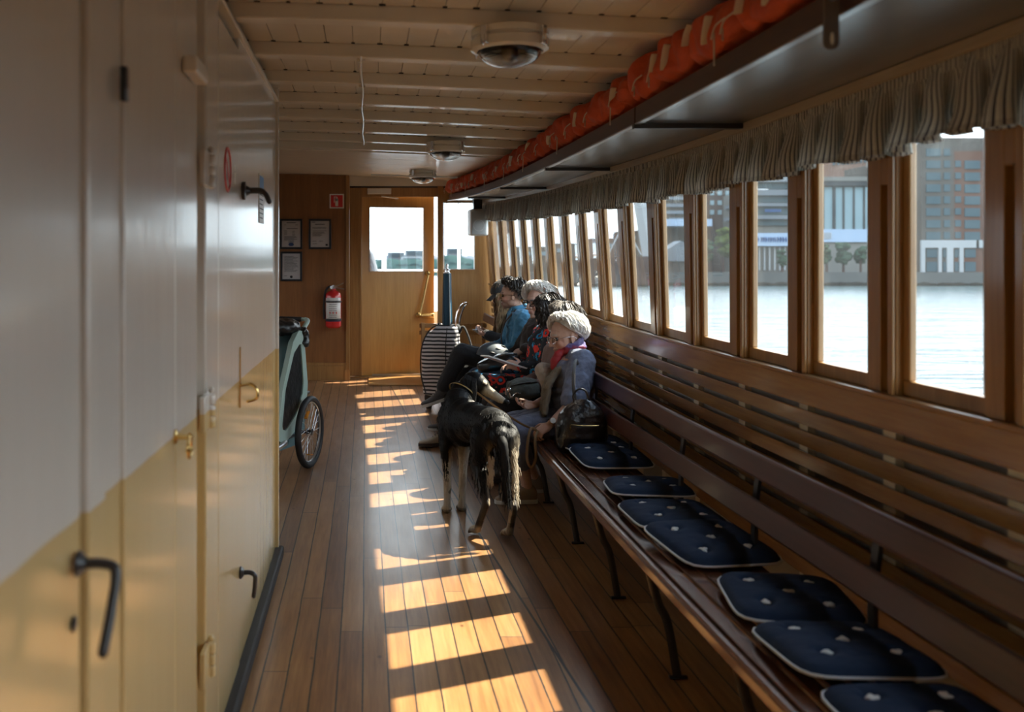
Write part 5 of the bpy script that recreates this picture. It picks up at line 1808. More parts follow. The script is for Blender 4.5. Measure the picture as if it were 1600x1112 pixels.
M['cap_cloth'] = cloth('dark_grey_cap', (.035, .034, .036))
b = MB()
rings = []
for i in range(9):
    th = (i+.02)/8*1.42
    rings.append([hc+R @ Vector((-.010+math.sin(th)*math.cos(2*PI*j/28)*.126, math.sin(th)*math.sin(2*PI*j/28)*.112, .034+math.cos(th)*.124)) for j in range(28)])
b.ring_sweep(rings)
cb_ = b.build('cap', M['cap_cloth'], root, None, local=True)
b = MB(); b.grid(lambda u, v: hc+R @ Vector((.085+.085*v*math.cos((u-.5)*1.5), (u-.5)*(.165-.03*v), .050-.040*v-.25*((u-.5)**2)*.2)), 14, 6)
b.build('cap_brim', M['cap_cloth'], cb_, None, local=True, solid=.004)
top(root, V, M['black_cloth'], 'sweater', .022, 1.95, (.07, .014))
trousers(root, V, M['black_cloth'])
footwear(root, V, M['grey_shoe'], M['dark_sole'])
ph = empty('mobile_phone', (1.03, 9.20, rise(9.2)+.80), label='dark mobile phone held by the person with the cap', cat='phone', rot=(0, math.radians(35), math.radians(10)))
b = MB(); b.box(-.036, .036, -.075, .075, -.004, .004); b.build('phone_body', M['black_plastic'], ph, None, False, local=True, bevel=.003)
b = MB(); b.box(-.033, .033, -.07, .07, .004, .0048); b.build('screen', M['blue'], ph, None, False, local=True)

# ---- 7 person outside on the foredeck, only a sleeve and hand show past the door edge
root, V, R, hc, hk = person((-.145, 12.95, rise(12.95)), Pi/2, 'person in grey standing out on the foredeck, just a sleeve and hand visible',
    dict(head=(.0, 0, 1.62), hrot=(.2, 0, 0), pelvis=(0, 0, .95), chest=(-.01, .0, 1.22), neck=(-.02, .0, 1.44),
         shL=(-.02, .185, 1.39), elL=(.0, .25, 1.12), wrL=(.08, .24, .90), handL=((.2, 0, -1), (0, 1, 0), .3),
         shR=(-.02, -.175, 1.39), elR=(-.05, -.245, 1.14), wrR=(.02, -.232, 1.33), handR=((.1, .1, .9), (-.9, -.2, .1), .6),
         knL=(.02, .10, .50), anL=(0, .10, .098), toeL=(.20, .12, .098), knR=(.02, -.10, .50), anR=(0, -.10, .098), toeR=(.20, -.12, .098)))
b = MB(); hairdo(b, hc, R, 200, 9, puff=.018, r0=.006)
b.build('hair', M['hair_dark'], root, None, local=True)
M['grey_jumper'] = cloth('grey_jumper', (.07, .08, .10))
top(root, V, M['grey_jumper'], 'jumper', .020, 1.6, (.07, .012))
trousers(root, V, M['black_cloth'])
footwear(root, V, M['grey_shoe'], M['dark_sole'])
# ================================================================== dog
dg = empty('dog', (.62, 5.72, rise(5.72)), label='tall black and cream long haired dog standing on the deck, head turned to the people', cat='dog')
fz = rise(5.7)
def DV(x, y, z): return Vector((x, y, z))
b = MB()
def dcap(p, q, r1, r2, **k): cap(b, Vector(p), Vector(q), r1, r2, 14, **k)
# trunk, cross-sections (half width, half height) from rump to chest
b.tube(spline([(.720, 5.365, .600), (.712, 5.44, .625), (.690, 5.56, .635), (.640, 5.72, .625), (.590, 5.88, .600), (.555, 6.02, .585), (.545, 6.12, .610)], 5),
       [(.055, .060)]*2+[(.085, .085)]*3+[(.100, .105)]*3+[(.102, .100)]*4+[(.094, .098)]*4+[(.102, .118)]*4+[(.116, .145)]*4+[(.118, .158)]*4+[(.100, .14)]*2+[(.07, .10)], 22, up=(0, 0, 1), round_ends=True)
dcap((.55, 6.0, .68), (.545, 6.08, .62), .085, .085)
# neck and head
skc = Vector((.672, 6.13, .812))
hd_ = Vector((.86, -.28, -.43)).normalized()
b.tube(spline([(.55, 5.98, .665), (.575, 6.07, .725), (.618, 6.11, .775), skc-hd_*.02-Vector((0, 0, .01))], 5), [(.088, .105)]*4+[(.072, .085)]*5+[(.060, .066)]*5+[(.055, .056)]*2, 18, up=(0, 0, 1), round_ends=True)
up_ = Vector((0, 0, 1)); up_ = (up_-hd_*up_.dot(hd_)).normalized(); sd_ = hd_.cross(up_)
RH = Matrix((hd_, sd_, up_)).transposed()
b.ell(skc, (.078, .056, .060), RH, 18, 14)
b.ell(skc+hd_*.045+up_*.0, (.05, .046, .046), RH)
b.tube([skc+hd_*.03-up_*.004, skc+hd_*.09-up_*.012, skc+hd_*.15-up_*.020, skc+hd_*.205-up_*.026, skc+hd_*.228-up_*.026], [(.040, .040), (.029, .031), (.023, .025), (.020, .021), (.014, .015)], 16, up=up_, round_ends=True)
b.tube([skc+hd_*.03-up_*.036, skc+hd_*.11-up_*.038, skc+hd_*.19-up_*.042], [(.024, .016), (.017, .012), (.012, .009)], 12, up=up_, round_ends=True)
for s in (1, -1):
    b.ell(skc+hd_*.052+sd_*.030*s+up_*.020, (.020, .014, .014), RH)
# hind legs: thigh, stifle forward, hock behind, paw
for (hip, kn, hk_, ft, toe) in [((.640, 5.46, .575), (.632, 5.60, .420), (.650, 5.385, .235), (.612, 5.47, .075), (.592, 5.545, .058)),
                          ((.768, 5.43, .575), (.785, 5.56, .415), (.792, 5.335, .225), (.782, 5.42, .072), (.770, 5.49, .056))]:
    hip, kn, hk_, ft, toe = map(Vector, (hip, kn, hk_, ft, toe))
    b.tube(spline([hip+Vector((0, .0, .02)), hip.lerp(kn, .5)+Vector((0, -.02, 0)), kn], 5), [(.070, .095)]*3+[(.062, .088)]*3+[(.048, .066)]*5, 16, up=(0, 1, 0), round_ends=True)
    b.tube([kn, kn.lerp(hk_, .4)+Vector((0, .0, .0)), kn.lerp(hk_, .8), hk_], [(.052, .068), (.040, .052), (.027, .034), (.022, .029)], 14, up=(0, 1, 0), round_ends=True)
    b.tube([hk_, hk_.lerp(ft, .5), ft], [(.023, .028), (.020, .022), (.022, .024)], 12, up=(0, 1, 0), round_ends=True)
    b.tube([ft, ft.lerp(toe, .6)], [.022, .024], 12, round_ends=True)
    fw = (toe-ft); fw.z = 0; fw.normalize(); sd2 = Vector((-fw.y, fw.x, 0))
    for q, o_ in enumerate((-.025, -.009, .009, .025)):
        st = ft+fw*.02+sd2*o_*.7; st.z = fz+.032
        en = ft+fw*(.065+.008*(q in (1, 2)))+sd2*o_; en.z = fz+.014
        b.tube([st, st.lerp(en, .6)+Vector((0, 0, .012)), en], [.013, .0125, .0105], 8, round_ends=True)
# front legs
for (el, wr, ps, toe) in [((.478, 5.96, .430), (.490, 5.985, .205), (.486, 5.975, .085), (.478, 6.03, .055)),
                          ((.590, 6.00, .430), (.584, 6.03, .200), (.580, 6.02, .085), (.578, 6.075, .055))]:
    el, wr, ps, toe = map(Vector, (el, wr, ps, toe))
    b.tube([el+Vector((0, .03, .12)), el, el.lerp(wr, .5), wr], [(.048, .066), (.038, .048), (.026, .030), (.024, .027)], 14, up=(0, 1, 0), round_ends=True)
    b.tube([wr, wr.lerp(ps, .6), ps, ps+Vector((0, .01, -.025))], [.025, .021, .023, .026], 12, round_ends=True)
    for q, o_ in enumerate((-.023, -.008, .008, .023)):
        st = Vector((ps.x+o_*.7, ps.y+.012, fz+.034)); en = Vector((ps.x+o_, ps.y+.055+.007*(q in (1, 2)), fz+.014))
        b.tube([st, st.lerp(en, .6)+Vector((0, 0, .01)), en], [.0135, .0125, .0105], 8, round_ends=True)
bo = b.build('body', M['fur'], dg, None, voxel=.006, sm=3)
Wd = WM[dg]
CREAM = Vector((.52, .44, .33)); BLK = Vector((.004, .0037, .0038)); TAN = Vector((.27, .16, .08))
def sstep(a, c, x):
    t = min(1, max(0, (x-a)/(c-a))); return t*t*(3-2*t)
def dogcol(p, nrm):
    P = Wd @ p
    n_ = noise.noise(P*26)*.5+noise.noise(P*9)*.5
    c = BLK.copy()
    q = P-skc
    f, s, u = q.dot(hd_), q.dot(sd_), q.dot(up_)
    if q.length < .30 and f > -.1 and P.z > .66 and P.x > .60 and f > -.05:
        m_ = sstep(.055, .09, f+n_*.02)*sstep(.020, -.004, u+.012*n_) if f < .10 else sstep(.016, .004, u)
        c = c.lerp(CREAM, m_)
        if abs(f-.062) < .013 and abs(s) > .018 and u > .022: c = CREAM.copy()
        if f > .210 : c = BLK.copy()
        if u > .012 and f > .08: c = BLK.lerp(CREAM, .25)
        return c
    z = P.z-fz
    if z < .44:
        fr = P.y > 5.80
        if fr:
            m_ = sstep(.43, .34, z+.05*n_)
            if P.x < .54 and z > .20 and nrm.y < .1 and nrm.x < .4: m_ *= sstep(.24, .16, z+.06*n_)   # black stripe down the left fore leg
            c = c.lerp(CREAM, m_)
            if n_ > .28 and z < .2: c = c.lerp(BLK, .7)
            if z < .03: c = c.lerp(BLK, .5)
        else:
            inner = (P.x-.715)*(1 if P.x < .715 else -1)
            front = nrm.y > .15 or (abs(nrm.x) > .55 and ((P.x < .715) == (nrm.x > 0)))
            m_ = sstep(.40, .22, z+.05*n_)*(.9 if front else .12)
            m2 = sstep(.09, .05, z+.03*n_)
            m_ = max(m_, m2)
            if z < .10 and nrm.y < -.3: m_ *= .5
            c = c.lerp(CREAM.lerp(TAN, .35*sstep(.06, .15, z)), m_)
    # breeches
    if z > .36 and P.y < 5.47 and nrm.y < -.2:
        m_ = math.exp(-((P.x-.672)/.022)**2)*sstep(.56, .47, z)+.0
        m_ = max(m_, sstep(.765, .80, P.x+.02*n_)*sstep(.60, .45, z))
        c = c.lerp(CREAM, min(1, m_)*.8)
    return c
paint(bo, dogcol)
M['fur_black'] = plain('long_black_fur', (.008, .0075, .0075), .7, var=.4, spec=.2)
M['fur_cream'] = plain('long_cream_fur', (.50, .43, .33), .65, var=.2)
def tuft_lock(b, p, d, ln, r, sag=.5, rnd=random, n=5):
    p = Vector(p); d = Vector(d).normalized(); pts = [p]
    for i in range(n):
        d = (d+Vector((rnd.gauss(0, .05), rnd.gauss(0, .05), -sag/n))).normalized()
        pts.append(pts[-1]+d*ln/n)
    b.tube(pts, [r*.7]+[r*(1-.8*i/n) for i in range(n)], 4)
rnd = random.Random(11)
# short coat lying back over the trunk, neck and thighs
vs__ = bo.data.vertices; nn__ = bo.data.vertex_normals
b = MB()
cnt = 0
while cnt < 6000:
    i = rnd.randrange(len(vs__)); p = Wd @ vs__[i].co; nrm = nn__[i].vector
    if p.z-fz < .34 or (p-skc).length < .12 or dogcol(vs__[i].co, nrm).x > .05: continue
    d = Vector((.10*rnd.gauss(0, 1), -.9, -.55))
    d = (d-nrm*d.dot(nrm)).normalized()+nrm*.05
    tuft_lock(b, p-nrm*.002, d, .020+.014*rnd.random(), .0014, .1, rnd, 3)
    cnt += 1
b.build('coat', M['fur_black'], dg, None)
# ears: long drop ears with silky fringe
for s in (1, -1):
    b = MB()
    rt = skc-hd_*.002+sd_*.046*s+up_*.024
    out = sd_*s
    for q in range(130):
        t = rnd.random()
        st = rt+hd_*(-.060+.070*t)+out*(.006+.010*rnd.random())-up_*.02*rnd.random()
        P_ = [st, st+out*.026-Vector((0, 0, .02))]
        ln = .185*(.6+.5*rnd.random())*(1-.25*abs(t-.4))
        wv = rnd.uniform(0, 6)
        for i in range(1, 6):
            P_.append(P_[1]+Vector((0, 0, -ln*i/5))+Vector((.006*math.sin(wv+i), .006*math.cos(wv+i), 0))+out*.004*i)
        b.tube(P_, [.009, .010, .0095, .0085, .007, .005, .0015], 5)
    b.build('ear', M['fur_black'], dg, None)
# tail hanging down between the breeches, with cream feathering on its right
b = MB()
tl = spline([(.722, 5.335, .60), (.732, 5.285, .555), (.738, 5.272, .46), (.742, 5.275, .36), (.752, 5.27, .28)], 6)
b.tube(tl, [.026]*6+[.022]*8+[.018]*6+[.014]*4+[.006], 10, round_ends=True)
for q in range(500):
    i = rnd.randrange(2, len(tl)-1); p = tl[i]
    tuft_lock(b, p+Vector((rnd.gauss(0, .012), rnd.gauss(0, .008), 0)), (rnd.gauss(0, .12), rnd.gauss(-.1, .10), -1), .035+.04*rnd.random(), .0022, .3, rnd)
to = b.build('tail', M['fur_black'], dg, None)
b = MB()
for q in range(700):
    z_ = rnd.uniform(.26, .56); k_ = math.sin(PI*(z_-.2)/.42)
    x_ = .788+.012*k_+rnd.gauss(0, .008)
    tuft_lock(b, (x_, 5.375+rnd.gauss(0, .022), z_), (rnd.uniform(.0, .35), -.12, -1), .028+.035*rnd.random(), .0019, .35, rnd, 4)
b.build('breech_feathering', M['fur_cream'], dg, None)
b = MB()
for q in range(120):
    z_ = rnd.uniform(.36, .50)
    tuft_lock(b, (.672+rnd.gauss(0, .007), 5.378, z_), (rnd.gauss(0, .10), -.10, -1), .025+.025*rnd.random(), .0018, .2, rnd, 4)
b.build('breech_feathering', M['fur_cream'], dg, None)
for x0 in (.625, .775):
    b = MB()
    for q in range(110):
        tuft_lock(b, (x0+rnd.gauss(0, .02), 5.378+.02*rnd.random(), rnd.uniform(.30, .54)), (rnd.gauss(0, .1), -.12, -1), .025+.03*rnd.random(), .0022, .3, rnd, 4)
    b.build('black_feathering', M['fur_black'], dg, None)
b = MB()
for q in range(200):   # ruff of the neck
    a = rnd.uniform(0, 6.28)
    tuft_lock(b, Vector((.572, 6.06, .730))+Vector((math.cos(a)*.068, math.sin(a)*.05, math.sin(a)*.05)), (math.cos(a)*.3, -.2, -1), .035+.03*rnd.random(), .0026, .3, rnd, 4)
b.build('neck_ruff', M['fur_black'], dg, None)
b = MB()
for (x_, y_) in ((.487, 5.955), (.584, 6.0)):
    b = MB()
    for q in range(60):
        z_ = rnd.uniform(.26, .44)
        tuft_lock(b, (x_+rnd.gauss(0, .014), y_-.015, z_), (rnd.gauss(0, .2), -.45, -1), .022+.02*rnd.random(), .0018, .3, rnd)
    b.build('leg_feathering', M['fur_cream'], dg, None)
for s in (1, -1):
    b = MB(); b.ell(skc+hd_*.066+sd_*.037*s+up_*.016, (.010, .008, .009), RH)
    b.build('eye', M['eye'], dg, None)
b = MB(); b.ell(skc+hd_*.232-up_*.020, (.013, .015, .012), RH); b.build('nose', M['black_plastic'], dg, None)
# collar, part of the dog's outfit
b = MB()
cc = Vector((.590, 6.098, .752)); ax = Vector((.5, .45, .72)).normalized(); o1 = ax.orthogonal().normalized(); o2 = ax.cross(o1)
b.tube([cc+(o1*math.cos(a)+o2*math.sin(a))*.088 for a in [2*PI*i/28 for i in range(29)]], [(.0022, .006)]*29, 8)
M['tan_leather'] = plain('tan_leather', (.20, .11, .045), .5, bscale=50)
co_ = b.build('collar', plain('ochre_collar', (.28, .18, .05), .5), dg, None)

# ================================================================== leash
ls = empty('leash', P1HAND, label='brown leather leash from the dog to the hand of the nearest seated person, loop hanging', cat='leash')
H = Vector(P1HAND)
b = MB()
st = cc+Vector((.085, -.02, .0))
b.tube(spline([st, st.lerp(H, .35)-Vector((0, .0, .015)), st.lerp(H, .7)-Vector((0, 0, .02)), H+Vector((0, 0, .0))], 6), [(.0065, .002)]*19, 6, up=(0, 1, .3))
b.build('strap', M['tan_leather'], ls, None)
b = MB()
q0 = H+Vector((-.02, -.02, .012))
lp = spline([q0, q0+Vector((-.035, -.02, .012)), q0+Vector((-.055, -.03, -.06)), q0+Vector((-.060, -.03, -.16)), q0+Vector((-.035, -.03, -.215)), q0+Vector((-.008, -.03, -.16)), q0+Vector((-.012, -.03, -.05)), q0+Vector((.01, -.01, .0))], 6)
b.tube(lp, [(.008, .0025)]*len(lp), 6, up=(0, 1, 0), flat=1.)
b.build('hand_loop', M['tan_leather'], ls, None)
# ================================================================== bags and small things
def leather(name, col, rough=.28, bs=30, bstr=.5):
    return plain(name, col, rough, bscale=bs, bstr=bstr, bd=.012, coat=.3, var=.2)
M['black_leather'] = leather('black_leather', (.011, .010, .011))
M['grey_canvas'] = cloth('grey_green_canvas', (.075, .085, .075))
M['helmet_grey'] = plain('helmet_shell', (.06, .075, .09), .5)

# black leather backpack leaning on the nearest person
Yb = 5.74
pb = Vector((1.235, Yb, .432+rise(Yb)))
bk = empty('backpack', pb, label='shiny black leather backpack with front zip leaning beside the denim dress', cat='backpack')
b = MB()
rings = []
for t, hw, hd2, xo in ((0, .115, .062, 0), (.06, .142, .080, 0), (.25, .150, .090, .002), (.5, .145, .086, .005), (.7, .128, .075, .01), (.85, .100, .058, .016), (.95, .062, .038, .022), (1., .02, .014, .024)):
    z = t*.285
    rings.append([Vector((math.copysign(abs(math.cos(a))**.65, math.cos(a))*hw*(1+.03*math.sin(5*a+t*9))+xo, math.copysign(abs(math.sin(a))**.65, math.sin(a))*hd2*(1+.04*math.sin(4*a+7*t)), z+.006*math.sin(3*a+t*6))) for a in [2*PI*j/32 for j in range(32)]])
b.ring_sweep(rings)
bd_ = b.build('bag_body', M['black_leather'], bk, None, local=True, voxel=.006, sm=2, disp=(.06, .009))
b = MB(); b.tube([(-.075, -.094, .155), (.0, -.100, .150), (.085, -.094, .150)], .0028, 6); b.box(-.080, -.074, -.102, -.094, .125, .160)
b.build('zip', M['brass'], bk, None, local=True)
b = MB(); b.tube(spline([(-.035, .0, .27), (-.04, .0, .31), (-.01, 0, .345), (.03, 0, .335), (.055, .0, .27)], 6), .0055, 8)
b.build('carry_loop', M['black_leather'], bk, None, local=True)
b = MB()
b.tube(spline([(-.02, .03, .26), (-.035, .02, .36), (-.025, .05, .46), (.0, .12, .50), (.03, .20, .47)], 6), [(.010, .003)]*25, 6, up=(0, 1, 0))
b.build('shoulder_strap', M['grey_shoe'], bk, None, local=True)

# grey canvas bag on the lap of person 2
pg = px(832, 640, 6.55)
gb_ = empty('canvas_bag', (1.075, 6.72, rise(6.7)+.585), label='grey green canvas bag lying on a lap between flowered dress and denim dress', cat='bag', rot=(0, math.radians(-8), math.radians(15)))
b = MB()
b.ell((0, 0, .055), (.120, .10, .062), None, 24, 14, .7)
b.ell((-.01, .02, .085), (.10, .085, .045), None, 20, 12, .75)
b.build('bag_body', M['grey_canvas'], gb_, None, local=True, voxel=.007, sm=2, disp=(.05, .024))
b = MB(); b.tube(spline([(-.105, -.03, .10), (-.05, -.075, .112), (.05, -.08, .108), (.105, -.03, .09)], 6), [(.010, .004)]*19, 6)
b.build('flap_trim', M['black_leather'], gb_, None, local=True)
b = MB(); b.tube(spline([(-.115, -.02, .06), (-.125, -.06, .03), (-.10, -.085, .055), (-.07, -.09, .05)], 5), .006, 7); b.ell((-.118, -.03, .075), (.018, .014, .018))
b.build('buckle', M['chrome'], gb_, None, local=True)

# black shoulder bag on the lap of person 4
sb_ = empty('shoulder_bag', (1.03, 7.66, rise(7.7)+.66), label='black shoulder bag on the lap of the person in the brown jacket', cat='bag', rot=(0, math.radians(-12), math.radians(-8)))
b = MB(); b.ell((0, 0, .045), (.17, .11, .055), None, 22, 12, .7); b.ell((.05, 0, .07), (.10, .09, .045), None, 20, 12, .8)
b.build('bag_body', M['black_leather'], sb_, None, local=True, voxel=.007, sm=2, disp=(.06, .010))
b = MB(); b.tube(spline([(-.16, -.05, .07), (-.05, -.11, .10), (.06, -.115, .11), (.15, -.05, .09)], 6), .006, 7)
b.build('bag_strap', M['black_leather'], sb_, None, local=True)
b = MB(); b.tube([(-.19, -.06, .02), (-.20, -.07, -.02), (-.17, -.09, -.03)], .005, 6); b.box(-.205, -.165, -.075, -.065, .015, .035); b.build('buckle', M['chrome'], sb_, None, local=True)

# grey bicycle helmet
hp = px(768, 545, 8.15)
hm = empty('cycle_helmet', (1.045, 8.17, rise(8.2)+.685), label='smooth grey cycle helmet resting on the lap of the blue shirt wearer', cat='helmet', rot=(math.radians(6), math.radians(14), math.radians(20)))
b = MB()
rings = []
for i in range(11):
    th = (i+.02)/10*1.62
    rings.append([Vector((math.sin(th)*math.cos(a)*.145, math.sin(th)*math.sin(a)*.108, math.cos(th)*.125+.02*math.sin(th)*math.cos(a)*0)) for a in [2*PI*j/30 for j in range(30)]])
b.ring_sweep(rings, cap=False)
b.build('shell', M['helmet_grey'], hm, None, local=True, solid=.012)
for q in range(3):
    for s in (1, -1):
        b = MB(); th = .55+.35*q
        b.ell((math.sin(th)*.105*s*0+.03-.05*q, s*math.sin(th)*.100, math.cos(th)*.125+.004), (.028, .008, .012), Euler((s*-th, 0, 0)).to_matrix(), 12, 8)
        b.build('vent', M['black_plastic'], hm, None, local=True)
b = MB(); b.tube(spline([(.05, -.10, .0), (.03, -.08, -.07), (0, 0, -.10), (.03, .08, -.07), (.05, .10, 0)], 5), [(.007, .002)]*21, 6); b.build('chin_strap', M['black_plastic'], hm, None, local=True)

# ================================================================== striped shopping trolley with umbrella
def strp():
    m = N('black_white_stripes')
    tcn = m.n('ShaderNodeTexCoord'); sp = m.n('ShaderNodeSeparateXYZ'); m.t.links.new(tcn.outputs['Object'], sp.inputs[0])
    nz = m.noise(m.coord(), 5, 2)
    f = m.math('FRACT', m.math('DIVIDE', m.math('ADD', sp.outputs[2], m.math('MULTIPLY', nz, .02)), .037))
    c = m.mix(m.math('LESS_THAN', f, .45), (.62, .58, .58), (.010, .010, .012))
    m.bsdf(c, .7, 0, m.bump(m.noise(m.coord(), 20, 3), .3, .006), 0)
    return m.m
M['bw'] = strp()
Yt = 9.75
xt = (689-572)*Yt/F
tr = empty('shopping_trolley', (xt, Yt, rise(Yt)), math.radians(-12), 'black and white striped wheeled shopping bag standing by the end door', 'trolley')
b = MB(); rings = []
for t, hw, hd2, xo in ((0, .12, .09, 0), (.03, .165, .12, 0), (.2, .180, .13, -.0), (.5, .185, .135, .0), (.75, .180, .13, .005), (.88, .150, .115, .03), (.96, .115, .09, .055), (1., .085, .065, .065)):
    z = .12+t*.70
    rings.append([Vector((math.copysign(abs(math.cos(a))**.55, math.cos(a))*hw+xo, math.copysign(abs(math.sin(a))**.55, math.sin(a))*hd2, z)) for a in [2*PI*j/36 for j in range(36)]])
b.ring_sweep(rings)
b.build('bag', M['bw'], tr, None, local=True, voxel=.008, sm=2, disp=(.09, .02))
b = MB(); pts = spline([(-.13, -.132, .16), (-.178, -.132, .35), (-.170, -.132, .60), (-.10, -.118, .76), (.0, -.09, .83)], 6); b.tube(pts, [(.007, .007)]*25, 6)
b.build('black_edging', M['black_cloth'], tr, None, local=True)
b = MB(); b.tube([(.065, -.137, .14), (.065, -.140, .64), (.075, -.115, .79)], .0045, 6); b.build('seam_piping', M['black_cloth'], tr, None, local=True)
for s in (1, -1):
    b = MB(); b.lathe([(0, 0), (.07, 0), (.075, .006), (.075, .018), (.07, .024), (0, .024)], (.09, .13*s-.012, .076), (0, 1, 0), 28); b.build('wheel', M['rubber'], tr, None, local=True)
b = MB(); b.tube([(.09, -.13, .076), (.09, .13, .076)], .007, 8); b.build('axle', M['steel'], tr, None, local=True)
b = MB(); b.box(-.15, .12, -.10, .10, .085, .135); b.build('base_frame', M['black_plastic'], tr, None, False, local=True, bevel=.01)
b = MB(); b.box(-.135, -.10, -.08, .08, .0, .09); b.build('front_foot', M['black_plastic'], tr, None, False, local=True, bevel=.006)
b = MB()
b.tube(spline([(.150, -.05, .70), (.150, -.05, .82), (.165, -.05, .93), (.20, -.05, 1.0), (.24, -.03, 1.03), (.25, .02, 1.02), (.215, .05, .98), (.18, .05, .86), (.165, .05, .70)], 6), [.009]*49, 8)
b.build('pull_handle', M['chrome'], tr, None, local=True)
b = MB(); b.tube(spline([(.17, .0, .74), (.22, .0, .80), (.27, 0, .70), (.30, 0, .60)], 5), [(.018, .010)]*16, 8); b.ell((.15, 0, .77), (.055, .05, .055)); b.build('dark_cover', M['black_cloth'], tr, None, local=True)
b = MB(); b.tube(spline([(-.02, -.04, .78), (-.03, -.04, .82), (.0, -.04, .835), (.005, -.04, .79)], 5), .005, 6); b.build('drawstring_toggle', M['chrome'], tr, None, local=True)
# umbrella standing in the trolley
pu0 = px(699, 560, Yt-.04); pu1 = px(698.5, 411, Yt-.04)
um = empty('umbrella', pu0, label='folded teal umbrella standing upright in the striped trolley', cat='umbrella')
M['teal'] = plain('teal_nylon', (.008, .055, .095), .4, bscale=30)
M['silver_cloth'] = plain('silver_strap', (.36, .40, .42), .4, bscale=30)
b = MB(); rings = []
for i in range(14):
    t = i/13; p = pu0.lerp(pu1-Vector((0, 0, .10)), t); r_ = .050-.014*t
    rings.append([p+Vector((math.cos(a)*r_*(1+.16*math.sin(5*a+t*1.2)), math.sin(a)*r_*(1+.16*math.sin(5*a+t*1.2)), 0)) for a in [2*PI*j/30 for j in range(30)]])
b.ring_sweep(rings)
b.build('canopy', M['teal'], um, None)
b = MB(); b.tube([pu0+Vector((.030, -.052, 0)), pu1+Vector((.018, -.040, -.11))], [(.012, .006), (.008, .005)], 8); b.build('fold_edge', M['silver_cloth'], um, None)
b = MB(); t0 = pu1-Vector((0, 0, .11))
b.lathe([(.030, 0), (.032, .015), (.026, .022), (.026, .04), (.016, .05), (.012, .07), (.016, .08), (.010, .10), (.003, .11)], t0, (0, 0, 1), 16)
for q in range(6):
    a = q*PI/3; b.ell(t0+Vector((math.cos(a)*.026, math.sin(a)*.026, .045)), (.006, .006, .010), None, 8, 6)
b.build('ferrule', M['chrome'], um, None)

# ================================================================== bicycle trailer
tb = empty('bicycle_trailer', (-.805, 7.22, rise(7.22)), math.radians(90-17), 'mint green child bicycle trailer with black mesh window and spoked wheel', 'trailer')
M['mint'] = plain('mint_frame', (.36, .48, .43), .45, bscale=40, bstr=.1)
M['teal_fabric'] = plain('teal_fabric', (.12, .22, .24), .7, bscale=60)
M['mesh_black'] = plain('black_mesh', (.012, .013, .014), .35, bscale=8, bstr=.5, bd=.03)
M['reflector'] = plain('amber_reflector', (.85, .30, .02), .3)
# local frame: x forward along travel axis away from the viewer (towards the handle), y to port; side at y = -.0
def prof(pts, y0, y1, name, mat, bev=.006):
    b = MB(); b.prism(pts, y0, y1, lambda u, v, w_: Vector((u, w_, v)))
    return b.build(name, mat, tb, None, False, local=True, bevel=bev)
XO = -.36
outer = [(0, .28), (.10, .60), (.30, .92), (.42, 1.00), (.52, .98), (.60, .60), (.585, .47), (.40, .30), (.12, .22)]
inner = [(.10, .33), (.17, .60), (.33, .84), (.47, .91), (.525, .62), (.505, .53), (.38, .40), (.18, .31)]
def ringpanel(y, name):
    # frame band between outer and inner outline, resampled by angle
    c = Vector((.33, .58))
    def ray(poly, a):
        d = Vector((math.cos(a), math.sin(a))); best = 0
        for i in range(len(poly)):
            p = Vector(poly[i])-c; q = Vector(poly[(i+1) % len(poly)])-c; e = q-p
            den = d.x*e.y-d.y*e.x
            if abs(den) < 1e-9: continue
            t = (p.x*e.y-p.y*e.x)/den; u = (p.x*d.y-p.y*d.x)/den
            if t > 0 and -1e-6 <= u <= 1+1e-6: best = max(best, t)
        return c+d*best
    n = 72; b = MB(); rings = []
    for k in range(n+1):
        a = 2*PI*k/n; o_, i_ = ray(outer, a), ray(inner, a)
        rings.append([Vector((o_.x+XO, y-.018, o_.y)), Vector((i_.x+XO, y-.014, i_.y)), Vector((i_.x+XO, y+.014, i_.y)), Vector((o_.x+XO, y+.018, o_.y))])
    b.ring_sweep(rings, cap=False)
    b.build(name, M['mint'], tb, None, local=True)
    b = MB(); vs_ = []
    pts = [ray(inner, 2*PI*k/n) for k in range(n)]
    b.prism([(p.x+XO, p.y) for p in pts], y-.004, y+.004, lambda u, v, w_: Vector((u, w_, v)))
    b.build('mesh_window', M['mesh_black'], tb, None, False, local=True)
ringpanel(-.30, 'side_frame')
ringpanel(.30, 'side_frame')
lowp = [(.0+XO, .27), (.12+XO, .215), (.40+XO, .20), (.60+XO, .30), (.60+XO, .60), (.55+XO, .44), (.40+XO, .31), (.12+XO, .235)]
b = MB()
b.prism([(.0+XO, .29), (.10+XO, .18), (.42+XO, .17), (.60+XO, .26), (.61+XO, .58), (.57+XO, .45), (.40+XO, .30), (.12+XO, .225)], -.295, -.270, lambda u, v, w_: Vector((u, w_, v)))
b.prism([(.0+XO, .29), (.10+XO, .18), (.42+XO, .17), (.60+XO, .26), (.61+XO, .58), (.57+XO, .45), (.40+XO, .30), (.12+XO, .225)], .270, .295, lambda u, v, w_: Vector((u, w_, v)))
b.box(.0+XO, .60+XO, -.27, .27, .19, .21)
b.build('lower_skirt', M['teal_fabric'], tb, None, False, local=True)
b = MB(); b.grid(lambda u, v: Vector((.58+XO-.08*(v-.3)**2*4+.0, -.28+.56*u, .25+.74*v)), 8, 8); b.build('back_panel', M['teal_fabric'], tb, None, local=True, solid=.01)
b = MB(); b.grid(lambda u, v: Vector(((.02+.40*v**1.2)+XO, -.28+.56*u, .30+.68*v)), 8, 8); b.build('front_cover', M['teal_fabric'], tb, None, local=True, solid=.01)
